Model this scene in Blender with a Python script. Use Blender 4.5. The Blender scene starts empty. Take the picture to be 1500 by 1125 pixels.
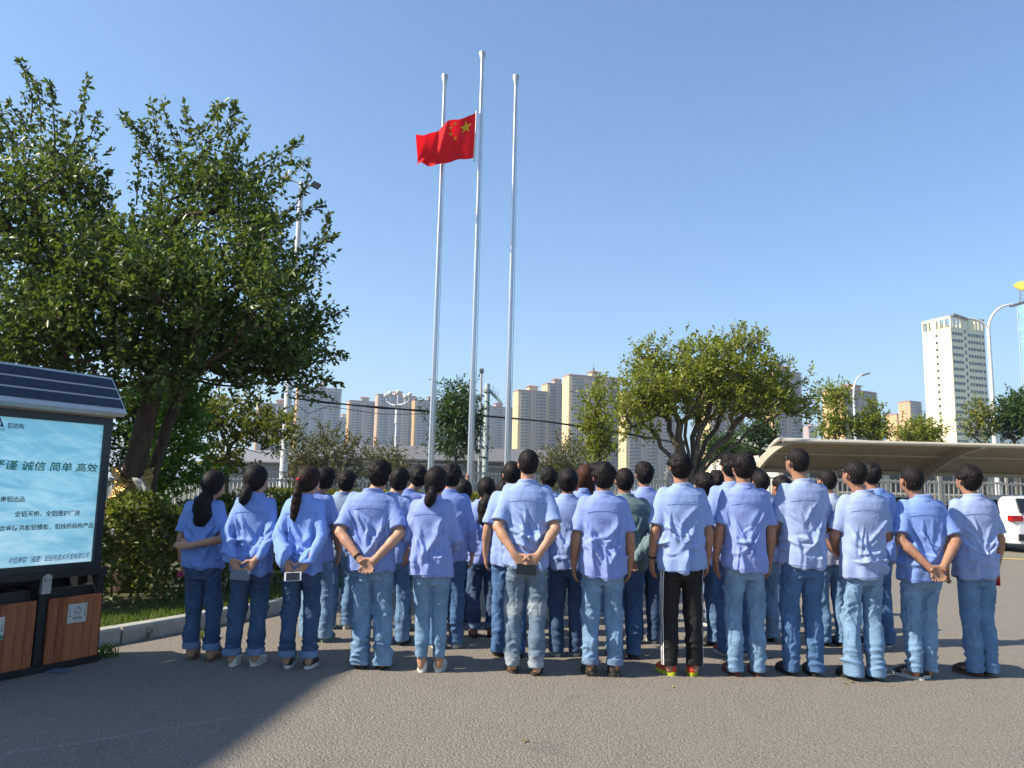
import bpy, bmesh, math, random
import numpy as np
import openvdb as vdb
from mathutils import Vector, Matrix, Euler

SC = bpy.context.scene
COL = SC.collection
R_ = math.radians

# ------------------------------------------------------------------ camera
CAM_H = 1.47
F_PX = 1125.0                      # focal length in photograph pixels (photo 1500 x 1125)
PITCH = math.atan(1125 / 8400)     # from the vanishing point of the poles
ROLL = R_(1.32)
ax_x = np.array([1.0, 0, 0])
ax_f = np.array([0, math.cos(PITCH), math.sin(PITCH)])
ax_u0 = np.array([0, -math.sin(PITCH), math.cos(PITCH)])
ax_r = math.cos(ROLL) * ax_x + math.sin(ROLL) * ax_u0
ax_u = -math.sin(ROLL) * ax_x + math.cos(ROLL) * ax_u0
CAM = np.array([0, 0, CAM_H])

cam_data = bpy.data.cameras.new('camera')
cam_data.sensor_width = 36
cam_data.lens = 36 * F_PX / 1500
cam_data.clip_start = 0.05
cam_data.clip_end = 12000
cam = bpy.data.objects.new('camera', cam_data)
COL.objects.link(cam)
m4 = Matrix.Identity(4)
for i in range(3):
    m4[i][0] = ax_r[i]; m4[i][1] = ax_u[i]; m4[i][2] = -ax_f[i]; m4[i][3] = CAM[i]
cam.matrix_world = m4
SC.camera = cam

# ------------------------------------------------------------------ light
SUN_EL, SUN_BACK = 41.0, 14.0      # elevation; degrees behind the camera's left
world = bpy.data.worlds.new('World')
SC.world = world
world.use_nodes = True
wn = world.node_tree
sky = wn.nodes.new('ShaderNodeTexSky')
sky.sky_type = 'NISHITA'
sky.sun_disc = False
sky.sun_elevation = R_(SUN_EL)
sky.sun_rotation = R_(-90 - SUN_BACK)
sky.air_density = 1.0
sky.dust_density = 0.5
sky.ozone_density = 2.6
bg = wn.nodes['Background']
bg.inputs['Strength'].default_value = 0.11
hsv = wn.nodes.new('ShaderNodeHueSaturation'); hsv.inputs['Saturation'].default_value = 1.13
wn.links.new(sky.outputs[0], hsv.inputs['Color'])
wn.links.new(hsv.outputs[0], bg.inputs[0])
sun_data = bpy.data.lights.new('sun', 'SUN')
sun_data.energy = 5.0
sun_data.angle = R_(0.53)
sun_data.color = (1.0, 0.90, 0.75)
sun = bpy.data.objects.new('sun', sun_data)
COL.objects.link(sun)
ldir = Vector((math.cos(R_(SUN_BACK)) * math.cos(R_(SUN_EL)), math.sin(R_(SUN_BACK)) * math.cos(R_(SUN_EL)), -math.sin(R_(SUN_EL))))
sun.rotation_euler = ldir.to_track_quat('-Z', 'Y').to_euler()
sun.location = (-20, -10, 30)
SC.view_settings.view_transform = 'Standard'
SC.view_settings.look = 'None'
SC.view_settings.gamma = 1
SC.view_settings.use_curve_mapping = False
SC.view_settings.exposure = 0.98
SC.render.engine = 'CYCLES'
SC.cycles.use_denoising = True
SC.cycles.max_bounces = 6
SC.cycles.diffuse_bounces = 3
SC.cycles.glossy_bounces = 2
SC.cycles.transmission_bounces = 4
SC.cycles.transparent_max_bounces = 8
SC.cycles.volume_bounces = 0

# ------------------------------------------------------------------ pixel helpers
def ray(x, y):
    return ax_f * F_PX + ax_r * (x - 750) + ax_u * (562.5 - y)
def gnd(x, y, z=0.0):
    d = ray(x, y); return CAM + d * ((z - CAM_H) / d[2])
def aty(x, y, Y):
    d = ray(x, y); return CAM + d * (Y / d[1])

# ------------------------------------------------------------------ object helpers
def tag(o, label=None, cat=None, group=None, kind=None):
    if label: o['label'] = label
    if cat: o['category'] = cat
    if group: o['group'] = group
    if kind: o['kind'] = kind
    return o
def empty(name, loc=(0, 0, 0), rz=0.0, parent=None):
    o = bpy.data.objects.new(name, None)
    COL.objects.link(o); o.location = loc; o.rotation_euler = (0, 0, rz)
    o.empty_display_size = 0.1
    if parent: o.parent = parent
    return o
def link(name, me, mat=None, parent=None, loc=None, rot=None):
    o = bpy.data.objects.new(name, me)
    COL.objects.link(o)
    if parent is not None: o.parent = parent
    if loc is not None: o.location = loc
    if rot is not None: o.rotation_euler = rot
    if mat is not None:
        if len(me.materials) == 0: me.materials.append(mat)
        if me.materials[0] != mat:
            o.material_slots[0].link = 'OBJECT'; o.material_slots[0].material = mat
    return o
def mesh_np(name, v, faces, smooth=True):
    """faces: int array (n,3)/(n,4), or list of such arrays, or python lists"""
    me = bpy.data.meshes.new(name)
    if isinstance(faces, np.ndarray): faces = [faces]
    if faces and isinstance(faces[0], np.ndarray):
        fs = [f for f in faces if len(f)]
        me.vertices.add(len(v)); me.vertices.foreach_set('co', np.ascontiguousarray(v, dtype=np.float32).ravel())
        nl = sum(f.size for f in fs); npoly = sum(len(f) for f in fs)
        me.loops.add(nl); me.polygons.add(npoly)
        me.loops.foreach_set('vertex_index', np.concatenate([f.ravel() for f in fs]).astype(np.int32))
        tot = np.concatenate([np.full(len(f), f.shape[1], np.int32) for f in fs])
        st = np.concatenate([[0], np.cumsum(tot)[:-1]]).astype(np.int32)
        me.polygons.foreach_set('loop_start', st)
        me.update(calc_edges=True)
    else:
        me.from_pydata([tuple(p) for p in v], [], faces)
        me.update()
    if smooth:
        me.polygons.foreach_set('use_smooth', np.ones(len(me.polygons), dtype=bool))
    return me

class MB:
    """collects simple shapes into one mesh"""
    def __init__(s): s.v = []; s.f = []
    def add(s, v, f):
        n = len(s.v); s.v += [tuple(p) for p in v]; s.f += [[i + n for i in q] for q in f]; return s
    def box(s, c, d, rz=0.0, M=None):
        x, y, z = d[0] / 2, d[1] / 2, d[2] / 2
        v = [Vector(p) for p in ((-x, -y, -z), (x, -y, -z), (x, y, -z), (-x, y, -z), (-x, -y, z), (x, -y, z), (x, y, z), (-x, y, z))]
        if M is not None: v = [M @ p for p in v]
        elif rz:
            rm = Matrix.Rotation(rz, 3, 'Z'); v = [rm @ p for p in v]
        cc = Vector(c); v = [p + cc for p in v]
        return s.add(v, [[0, 3, 2, 1], [4, 5, 6, 7], [0, 1, 5, 4], [1, 2, 6, 5], [2, 3, 7, 6], [3, 0, 4, 7]])
    def tube(s, pts, rad, n=8, cap=True):
        pts = [Vector(p) for p in pts]
        if not hasattr(rad, '__len__'): rad = [rad] * len(pts)
        v = []; f = []; up = None
        for i, p in enumerate(pts):
            d = (pts[min(i + 1, len(pts) - 1)] - pts[max(i - 1, 0)]).normalized()
            if up is None: up = Vector((0, 0, 1)) if abs(d.z) < .9 else Vector((1, 0, 0))
            a = d.cross(up).normalized(); b = a.cross(d).normalized(); up = b
            for k in range(n):
                t = 2 * math.pi * k / n
                v.append(p + (a * math.cos(t) + b * math.sin(t)) * rad[i])
        for i in range(len(pts) - 1):
            for k in range(n):
                f.append([i * n + k, i * n + (k + 1) % n, (i + 1) * n + (k + 1) % n, (i + 1) * n + k])
        if cap:
            f.append(list(range(n))[::-1]); f.append([(len(pts) - 1) * n + k for k in range(n)])
        return s.add(v, f)
    def lathe(s, c, prof, n=16, axis='z'):
        v = []; f = []; c = Vector(c)
        for r, z in prof:
            for k in range(n):
                t = 2 * math.pi * k / n
                q = (r * math.cos(t), r * math.sin(t), z)
                if axis == 'y': q = (q[0], q[2], q[1])
                if axis == 'x': q = (q[2], q[0], q[1])
                v.append(c + Vector(q))
        for i in range(len(prof) - 1):
            for k in range(n):
                f.append([i * n + k, i * n + (k + 1) % n, (i + 1) * n + (k + 1) % n, (i + 1) * n + k])
        f.append(list(range(n))[::-1]); f.append([(len(prof) - 1) * n + k for k in range(n)])
        return s.add(v, f)
    def prism(s, poly, z0, z1):
        n = len(poly)
        v = [(p[0], p[1], z0) for p in poly] + [(p[0], p[1], z1) for p in poly]
        f = [[i, (i + 1) % n, n + (i + 1) % n, n + i] for i in range(n)]
        f.append(list(range(n))[::-1]); f.append(list(range(n, 2 * n)))
        return s.add(v, f)
    def mesh(s, name, smooth=False):
        me = mesh_np(name, s.v, s.f, False)
        bm = bmesh.new(); bm.from_mesh(me); bmesh.ops.recalc_face_normals(bm, faces=bm.faces); bm.to_mesh(me); bm.free()
        if smooth:
            me.polygons.foreach_set('use_smooth', np.ones(len(me.polygons), dtype=bool))
            me.set_sharp_from_angle(angle=R_(40))
        return me
    def build(s, name, mat, parent=None, smooth=False, loc=None, rot=None):
        return link(name, s.mesh(name, smooth), mat, parent, loc, rot)

# ------------------------------------------------------------------ materials
def srgb(r, g, b):
    f = lambda c: (c / 255 / 12.92) if c / 255 <= .04045 else ((c / 255 + .055) / 1.055) ** 2.4
    return (f(r), f(g), f(b))
class NT:
    def __init__(s, name):
        s.m = bpy.data.materials.new(name); s.m.use_nodes = True
        s.t = s.m.node_tree; s.b = s.t.nodes['Principled BSDF']; s.out = s.t.nodes['Material Output']
    def n(s, typ, **kw):
        nd = s.t.nodes.new(typ)
        for k, v in kw.items():
            if k.startswith('i_'):
                key = k[2:]; key = int(key) if key.isdigit() else key.replace('_', ' ')
                nd.inputs[key].default_value = v
            else: setattr(nd, k, v)
        return nd
    def l(s, a, b): s.t.links.new(a, b)
    def coords(s, scale=(1, 1, 1), kind='Object'):
        tc = s.n('ShaderNodeTexCoord'); mp = s.n('ShaderNodeMapping'); mp.inputs['Scale'].default_value = scale
        s.l(tc.outputs[kind], mp.inputs['Vector']); return mp.outputs[0]
    def noise(s, vec, scale, detail=4, rough=.55, dist=0):
        nd = s.n('ShaderNodeTexNoise'); nd.inputs['Scale'].default_value = scale; nd.inputs['Detail'].default_value = detail
        nd.inputs['Roughness'].default_value = rough; nd.inputs['Distortion'].default_value = dist
        s.l(vec, nd.inputs['Vector']); return nd.outputs['Fac']
    def ramp(s, fac, stops):
        nd = s.n('ShaderNodeValToRGB'); cr = nd.color_ramp
        while len(cr.elements) < len(stops): cr.elements.new(.5)
        for e, (p, c) in zip(cr.elements, stops):
            e.position = p; e.color = (*c, 1) if len(c) == 3 else c
        s.l(fac, nd.inputs[0]); return nd.outputs[0]
    def mix(s, fac, a, b, mode='MIX'):
        nd = s.n('ShaderNodeMix', data_type='RGBA', blend_type=mode)
        for sock, val in ((nd.inputs[0], fac), (nd.inputs[6], a), (nd.inputs[7], b)):
            if isinstance(val, (int, float)): sock.default_value = val
            elif isinstance(val, tuple): sock.default_value = (*val[:3], 1)
            else: s.l(val, sock)
        return nd.outputs[2]
    def math(s, op, a, b=None, c=None):
        nd = s.n('ShaderNodeMath', operation=op)
        for i, v in enumerate((a, b, c)):
            if v is None: continue
            if isinstance(v, (int, float)): nd.inputs[i].default_value = v
            else: s.l(v, nd.inputs[i])
        return nd.outputs[0]
    def bump(s, h, strength=.3, dist=.01):
        nd = s.n('ShaderNodeBump'); nd.inputs['Strength'].default_value = strength; nd.inputs['Distance'].default_value = dist
        s.l(h, nd.inputs['Height']); s.l(nd.outputs[0], s.b.inputs['Normal']); return nd
    def color(s, c):
        if isinstance(c, tuple): s.b.inputs['Base Color'].default_value = (*c[:3], 1)
        else: s.l(c, s.b.inputs['Base Color'])
    def set(s, rough=None, metal=None, spec=None, sheen=None, coat=None):
        if rough is not None: s.b.inputs['Roughness'].default_value = rough
        if metal is not None: s.b.inputs['Metallic'].default_value = metal
        if spec is not None: s.b.inputs['Specular IOR Level'].default_value = spec
        if sheen is not None: s.b.inputs['Sheen Weight'].default_value = sheen
        if coat is not None: s.b.inputs['Coat Weight'].default_value = coat
        return s
_mc = {}
def mat(name, c, rough=.6, c2=None, scale=6, bump=0, bscale=60, metal=0, spec=.4, stretch=(1, 1, 1), bdist=.004, coat=None):
    if name in _mc: return _mc[name]
    t = NT(name); t.set(rough, metal, spec, coat=coat)
    v = t.coords(stretch)
    c2 = c2 or tuple(x * .78 for x in c)
    t.color(t.ramp(t.noise(v, scale, 5), [(.3, c2), (.68, c)]))
    if bump: t.bump(t.noise(v, bscale, 3), bump, bdist)
    _mc[name] = t.m
    return t.m
# ================================================================== PEOPLE
class SDF:
    def __init__(s, lo, hi, vs):
        s.lo = np.array(lo, float); s.vs = vs
        s.dim = np.ceil((np.array(hi) - s.lo) / vs).astype(int) + 1
        s.bg = 3 * vs
        s.d = np.full(s.dim, s.bg, np.float32)
        s.ax = [(s.lo[i] + np.arange(s.dim[i]) * vs).astype(np.float32) for i in range(3)]
    def add(s, lo, hi, fn, k=.0, op='u'):
        pad = s.bg + k
        i0 = np.maximum(np.floor((np.array(lo) - pad - s.lo) / s.vs).astype(int), 0)
        i1 = np.minimum(np.ceil((np.array(hi) + pad - s.lo) / s.vs).astype(int) + 1, s.dim)
        if np.any(i1 <= i0): return
        X = s.ax[0][i0[0]:i1[0], None, None]; Y = s.ax[1][None, i0[1]:i1[1], None]; Z = s.ax[2][None, None, i0[2]:i1[2]]
        d2 = fn(X, Y, Z)
        sl = (slice(i0[0], i1[0]), slice(i0[1], i1[1]), slice(i0[2], i1[2]))
        d1 = s.d[sl]
        if op == 'u':
            if k > 0:
                h = np.clip(.5 + .5 * (d1 - d2) / k, 0, 1)
                s.d[sl] = d1 + (d2 - d1) * h - k * h * (1 - h)
            else: s.d[sl] = np.minimum(d1, d2)
        else:
            s.d[sl] = np.maximum(d1, -d2)
    def cone(s, a, b, ra, rb, k=.015, sy=1.0):
        a = np.array(a, float); b = np.array(b, float); ba = b - a; L = float(ba @ ba) + 1e-9; r = max(ra, rb)
        def fn(X, Y, Z):
            t = np.clip(((X - a[0]) * ba[0] + (Y - a[1]) * ba[1] + (Z - a[2]) * ba[2]) / L, 0, 1)
            dx = X - a[0] - t * ba[0]; dy = (Y - a[1] - t * ba[1]) / sy; dz = Z - a[2] - t * ba[2]
            return np.sqrt(dx * dx + dy * dy + dz * dz) - (ra + t * (rb - ra))
        s.add(np.minimum(a, b) - r, np.maximum(a, b) + r, fn, k)
    def chain(s, pts, rs, k=.01):
        for i in range(len(pts) - 1): s.cone(pts[i], pts[i + 1], rs[i], rs[i + 1], k)
    def ell(s, c, r, k=.015, Rm=None, op='u'):
        c = np.array(c, float); r = np.array(r, float); m = r.max()
        Rm = np.eye(3) if Rm is None else Rm        # columns = local axes
        def fn(X, Y, Z):
            dx, dy, dz = X - c[0], Y - c[1], Z - c[2]
            u = (dx * Rm[0, 0] + dy * Rm[1, 0] + dz * Rm[2, 0]) / r[0]
            v = (dx * Rm[0, 1] + dy * Rm[1, 1] + dz * Rm[2, 1]) / r[1]
            w = (dx * Rm[0, 2] + dy * Rm[1, 2] + dz * Rm[2, 2]) / r[2]
            q = np.sqrt(u * u + v * v + w * w)
            g = np.sqrt((u / r[0]) ** 2 + (v / r[1]) ** 2 + (w / r[2]) ** 2) + 1e-6
            return q * (q - 1) / g
        s.add(c - m, c + m, fn, k, op)
    def sections(s, zs, rx, ry, cx, cy, k=.02, p=2.4, lean=(0, 0)):
        zs = np.array(zs)
        def fn(X, Y, Z):
            a = np.interp(Z, zs, rx); b = np.interp(Z, zs, ry); x0 = np.interp(Z, zs, cx) + lean[0] * Z; y0 = np.interp(Z, zs, cy) + lean[1] * Z
            u = np.abs((X - x0) / a); v = np.abs((Y - y0) / b)
            q = (u ** p + v ** p) ** (1 / p)
            d = (q - 1) * np.minimum(a, b)
            return np.maximum(d, np.maximum(zs[0] - Z, Z - zs[-1]))
        m = max(max(rx), max(ry)) + .1
        s.add((-m, -m, zs[0]), (m, m, zs[-1]), fn, k)
    def verts(s, adapt=0.0):
        g = vdb.FloatGrid(s.bg)
        g.copyFromArray(s.d)
        pts, tri, quad = g.convertToPolygons(isovalue=0.0, adaptivity=adapt)
        pts = np.array(pts) * s.vs + s.lo
        tri = np.array(tri).reshape(-1, 3).astype(np.int64); quad = np.array(quad).reshape(-1, 4).astype(np.int64)
        t = np.concatenate([tri, quad[:, :3], quad[:, [0, 2, 3]]])
        vol = np.einsum('ij,ij->i', pts[t[:, 0]], np.cross(pts[t[:, 1]], pts[t[:, 2]])).sum()
        if vol < 0: tri = tri[:, ::-1]; quad = quad[:, ::-1]
        # vertex normals
        n = np.zeros_like(pts)
        fn = np.cross(pts[t[:, 1]] - pts[t[:, 0]], pts[t[:, 2]] - pts[t[:, 0]])
        if vol < 0: fn = -fn
        for i in range(3): np.add.at(n, t[:, i], fn)
        n /= np.linalg.norm(n, axis=1, keepdims=True) + 1e-12
        return pts, n, [tri, quad]

def rot3(yaw, pitch=0.0, roll=0.0):
    return np.array((Matrix.Rotation(yaw, 3, 'Z') @ Matrix.Rotation(pitch, 3, 'X') @ Matrix.Rotation(roll, 3, 'Y')))

def hand(g, w, hd, pn, side, curl=.35, s=1.0, k=.006, spread=.5):
    """w wrist, hd direction of the hand, pn palm normal, side +1/-1 sets which edge has the thumb"""
    hd = hd / np.linalg.norm(hd); pn = pn - hd * (pn @ hd); pn = pn / np.linalg.norm(pn)
    wd = np.cross(hd, pn) * side
    kn = []
    for i, off in enumerate((.030, .011, -.009, -.028)):
        kp = w + hd * (.088 - .004 * abs(i - 1)) * s + wd * off * s
        g.cone(w + wd * off * .55 * s, kp, .0155 * s, .0125 * s, .012)
        L = (.070, .080, .074, .058)[i] * s
        d = hd + wd * off * spread; d = d / np.linalg.norm(d); p = kp
        for j, fr in enumerate((.45, .32, .23)):
            a = curl * (.7, 1.0, .8)[j]
            d = d * math.cos(a) + pn * math.sin(a); d = d / np.linalg.norm(d)
            pn2 = pn - d * (pn @ d)
            q = p + d * L * fr
            g.cone(p, q, (.0098, .0088, .0080)[j] * s, (.0088, .0080, .0068)[j] * s, .004)
            p = q
        kn.append(p)
    tb = w + hd * .028 * s + wd * .026 * s
    t1 = tb + (hd * .6 + wd * .75 + pn * .25) * .040 * s
    t2 = t1 + (hd * .9 + wd * .25 + pn * .35) * .032 * s
    t3 = t2 + (hd * .95 + wd * .05 + pn * .35) * .024 * s
    g.chain([tb, t1, t2, t3], [.016 * s, .0125 * s, .0105 * s, .0085 * s], .006)
    return kn

SKIN = {}
def skin_mat(tone):
    c = {0: (.50, .285, .185), 1: (.40, .215, .135), 2: (.32, .165, .10)}[tone]
    n = 'skin_%d' % tone
    if n not in _mc:
        t = NT(n); t.set(.5, 0, .35); v = t.coords()
        t.color(t.ramp(t.noise(v, 14, 4), [(.3, tuple(x * y for x, y in zip(c, (.86, .78, .75)))), (.7, c)]))
        t.b.inputs['Subsurface Weight'].default_value = .12
        t.b.inputs['Subsurface Radius'].default_value = (.012, .005, .003)
        t.bump(t.noise(v, 300, 2), .08, .002)
        _mc[n] = t.m
    return _mc[n]
def hair_mat(c=(.012, .010, .010), name='hair_black'):
    if name not in _mc:
        t = NT(name); t.set(.6, 0, .14); v = t.coords((1, 1, .16))
        n = t.noise(v, 85, 4, .7)
        t.color(t.ramp(n, [(.3, tuple(x * .6 for x in c)), (.75, tuple(x * 1.7 for x in c))]))
        t.bump(n, .35, .004); _mc[name] = t.m
    return _mc[name]
def shirt_mat(c, name):
    if name in _mc: return _mc[name]
    t = NT(name); t.set(.78, 0, .25, sheen=.12)
    v = t.coords(); big = t.noise(v, 5, 3)
    fine = t.noise(t.coords((1, 1, 1.0)), 260, 2)
    base = t.ramp(big, [(.3, tuple(x * .90 for x in c)), (.7, c)])
    t.color(t.mix(t.math('MULTIPLY', fine, .22), base, tuple(min(1, x * 1.35 + .03) for x in c)))
    wr = t.noise(t.coords((1.0, 1.0, .55)), 17, 3, .55, .8)
    wr2 = t.noise(t.coords((.8, .8, 1.3)), 42, 2, .5, .6)
    h = t.math('ADD', t.math('MULTIPLY', wr, 1.0), t.math('MULTIPLY', wr2, .35))
    t.bump(h, .30, .020)
    _mc[name] = t.m; return t.m
def denim_mat(c, name, fade=0.0):
    if name in _mc: return _mc[name]
    t = NT(name); t.set(.85, 0, .2)
    v = t.coords(); big = t.noise(v, 7, 4, .6)
    weave = t.noise(t.coords((1, 1, .35)), 240, 2, .7)
    hi = tuple(min(1, x * 1.45 + .02) for x in c)
    col = t.ramp(big, [(.3, tuple(x * .80 for x in c)), (.72, hi)])
    col = t.mix(t.math('MULTIPLY', weave, .35), col, tuple(min(1, x * 1.7 + .04) for x in c))
    if fade:
        # worn patches behind the thighs and knees (wear, with a shape of its own)
        sep = t.n('ShaderNodeSeparateXYZ'); t.l(v, sep.inputs[0])
        w = t.math('ADD', t.math('SINE', t.math('MULTIPLY', sep.outputs[2], 15.5)), t.math('MULTIPLY', t.noise(v, 9, 3), 1.4))
        w2 = t.ramp(t.math('MULTIPLY', w, .5), [(.55, (0, 0, 0)), (.95, (1, 1, 1))])
        col = t.mix(t.math('MULTIPLY', w2, fade), col, (.50, .53, .52))
    t.color(col)
    wr = t.noise(t.coords((.8, .8, 1.6)), 22, 3, .55, .7)
    t.bump(wr, .45, .016)
    _mc[name] = t.m; return t.m

def smoothstep(a, b, x):
    t = np.clip((x - a) / (b - a), 0, 1); return t * t * (3 - 2 * t)

def shirt_disp(p, n, s, rng, longs, amp=1.0):
    """creases: long pulled folds on back and front, soft billow low down"""
    d = np.zeros(len(p)); x, y, z = p[:, 0], p[:, 1], p[:, 2] / s
    tz = (z > .70) & (z < 1.40)
    for side in (-1, 1):
        m = (n[:, 1] * side > -.35)
        for i in range(26 if side < 0 else 5):
            typ = rng.random()
            if typ < .45:      # from armpit or shoulder blade down towards the small of the back
                sx = rng.choice((-1, 1)); a = np.array([sx * rng.uniform(.08, .19), rng.uniform(1.12, 1.34)])
                b = np.array([sx * rng.uniform(-.08, .10), a[1] - rng.uniform(.16, .34)])
            elif typ < .72:    # near vertical hanging fold
                x0 = rng.uniform(-.16, .16); z0 = rng.uniform(.95, 1.32)
                a = np.array([x0, z0]); b = np.array([x0 + rng.uniform(-.05, .05), z0 - rng.uniform(.15, .35)])
            else:              # cross fold at the waist
                x0 = rng.uniform(-.17, .17); z0 = rng.uniform(.90, 1.10)
                a = np.array([x0, z0]); b = np.array([x0 + rng.choice((-1, 1)) * rng.uniform(.08, .17), z0 + rng.uniform(-.05, .08)])
            ab = b - a; L = np.hypot(*ab); u = ab / L; nn = np.array([-u[1], u[0]])
            q0 = (x - a[0]) * u[0] + (z - a[1]) * u[1]
            bow = rng.uniform(-.025, .025)
            q1 = (x - a[0]) * nn[0] + (z - a[1]) * nn[1] - bow * np.sin(np.pi * np.clip(q0 / L, 0, 1))
            w = rng.uniform(.008, .020) * (0.7 + .6 * np.clip(q0 / L, 0, 1))
            tp = smoothstep(-.02, L * .35, q0) * (1 - smoothstep(L * .7, L + .02, q0))
            A = rng.uniform(.005, .015) * amp
            sg = np.sign(q1); prof = np.exp(-(np.abs(q1) / (w * np.where(q1 > 0, .75, 1.6))) ** 1.5) - .45 * np.exp(-((q1 - 1.6 * w) / (1.1 * w)) ** 2)
            d += np.where(m & tz, A * tp * prof, 0)
    ph = rng.uniform(0, 6, 6)
    th = np.arctan2(y, x)
    low = smoothstep(1.15, .80, z)
    d += low * .008 * amp * (np.sin(5 * th + ph[0] + 3 * z) + .6 * np.sin(9 * th + ph[1]))
    d += .0035 * amp * np.sin(17 * x + 23 * z + ph[2]) * np.sin(13 * y - 19 * z + ph[3])
    # sleeves: rings of creases
    sl = (np.abs(x) > .235) & (z > .75)
    ring = np.sin(z * (95 if longs else 70) + 14 * y + ph[4] + 2 * np.sin(31 * x + ph[5]))
    d += np.where(sl, (.0048 if longs else .003) * np.maximum(ring, -.3), 0)
    return d

def pants_disp(p, n, s, rng, style, stance=.1):
    """creases drawn one by one on each leg: bunched at the ankle, fans behind the knee and under the seat"""
    x, y, z = p[:, 0], p[:, 1], p[:, 2] / s
    d = np.zeros(len(p)); k = {'skinny': .55, 'loose': 1.2, 'flared': 1.0}.get(style, .9)
    for sd in (-1, 1):
        m = (x * sd > 0) & (z < .86)
        cx = sd * np.interp(z, [0, .49, .86], [stance, stance * .98, .075])
        th = np.arctan2(y + .02, (x - cx) * sd)
        for zone in [0] * 8 + [1] * 7 + [2] * 7 + [3] * 5:
            if zone == 0: z0 = rng.uniform(.05, .24); L = rng.uniform(.06, .13); sl = rng.uniform(-.45, .45); A = rng.uniform(.005, .010)
            elif zone == 1: z0 = rng.uniform(.40, .58); L = rng.uniform(.06, .12); sl = rng.uniform(-.7, .7); A = rng.uniform(.004, .008)
            elif zone == 2: z0 = rng.uniform(.66, .84); L = rng.uniform(.07, .14); sl = rng.choice((-1, 1)) * rng.uniform(.3, 1.2); A = rng.uniform(.005, .010)
            else: z0 = rng.uniform(.25, .70); L = rng.uniform(.14, .28); sl = rng.choice((-1, 1)) * rng.uniform(2.5, 6); A = rng.uniform(.004, .008)
            t0 = rng.uniform(-math.pi, .6)
            a = ((th - t0 + math.pi) % (2 * math.pi) - math.pi) * .078; b = z - z0
            u = np.array([1, sl]) / math.hypot(1, sl); q0 = a * u[0] + b * u[1]; q1 = -a * u[1] + b * u[0] + .02 * np.sin(q0 * 25 + t0)
            w = rng.uniform(.007, .015)
            tp = np.exp(-(q0 / (L * .6)) ** 4)
            d += np.where(m, 1.35 * k * A * tp * (np.exp(-(np.abs(q1) / (w * np.where(q1 > 0, .8, 1.5))) ** 1.5) - .5 * np.exp(-((q1 - 1.6 * w) / (1.1 * w)) ** 2)), 0)
        ph = rng.uniform(0, 6, 3)
        d += np.where(m, .004 * k * np.sin(z * 17 + 2 * th + ph[0]) + .003 * k * np.sin(3 * th - z * 9 + ph[1]), 0)
    return d

def tri_spikes(base, nrm, length, width, rng, droop=.5, tang=None):
    """small tapered locks standing on hair"""
    n = len(base); rv = rng.normal(size=(n, 3))
    t = tang if tang is not None else np.cross(nrm, rv)
    t = t / (np.linalg.norm(t, axis=1, keepdims=True) + 1e-9)
    dirv = nrm * rng.uniform(.10, .35, (n, 1)) + t * rng.uniform(.4, 1.0, (n, 1)); dirv[:, 2] -= droop * rng.random(n)
    dirv /= np.linalg.norm(dirv, axis=1, keepdims=True)
    sd = np.cross(dirv, nrm); sd /= np.linalg.norm(sd, axis=1, keepdims=True) + 1e-9
    L = length * rng.uniform(.5, 1.2, (n, 1))
    b0 = base - nrm * .003
    v = np.stack([b0 - sd * width, b0 + sd * width, b0 + dirv * L * .6 + sd * width * .5 + nrm * .002, b0 + dirv * L], 1).reshape(-1, 3)
    i = np.arange(n)[:, None] * 4
    return v, np.concatenate([i + np.array([[0, 1, 2]]), i + np.array([[0, 2, 3]])])

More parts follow.
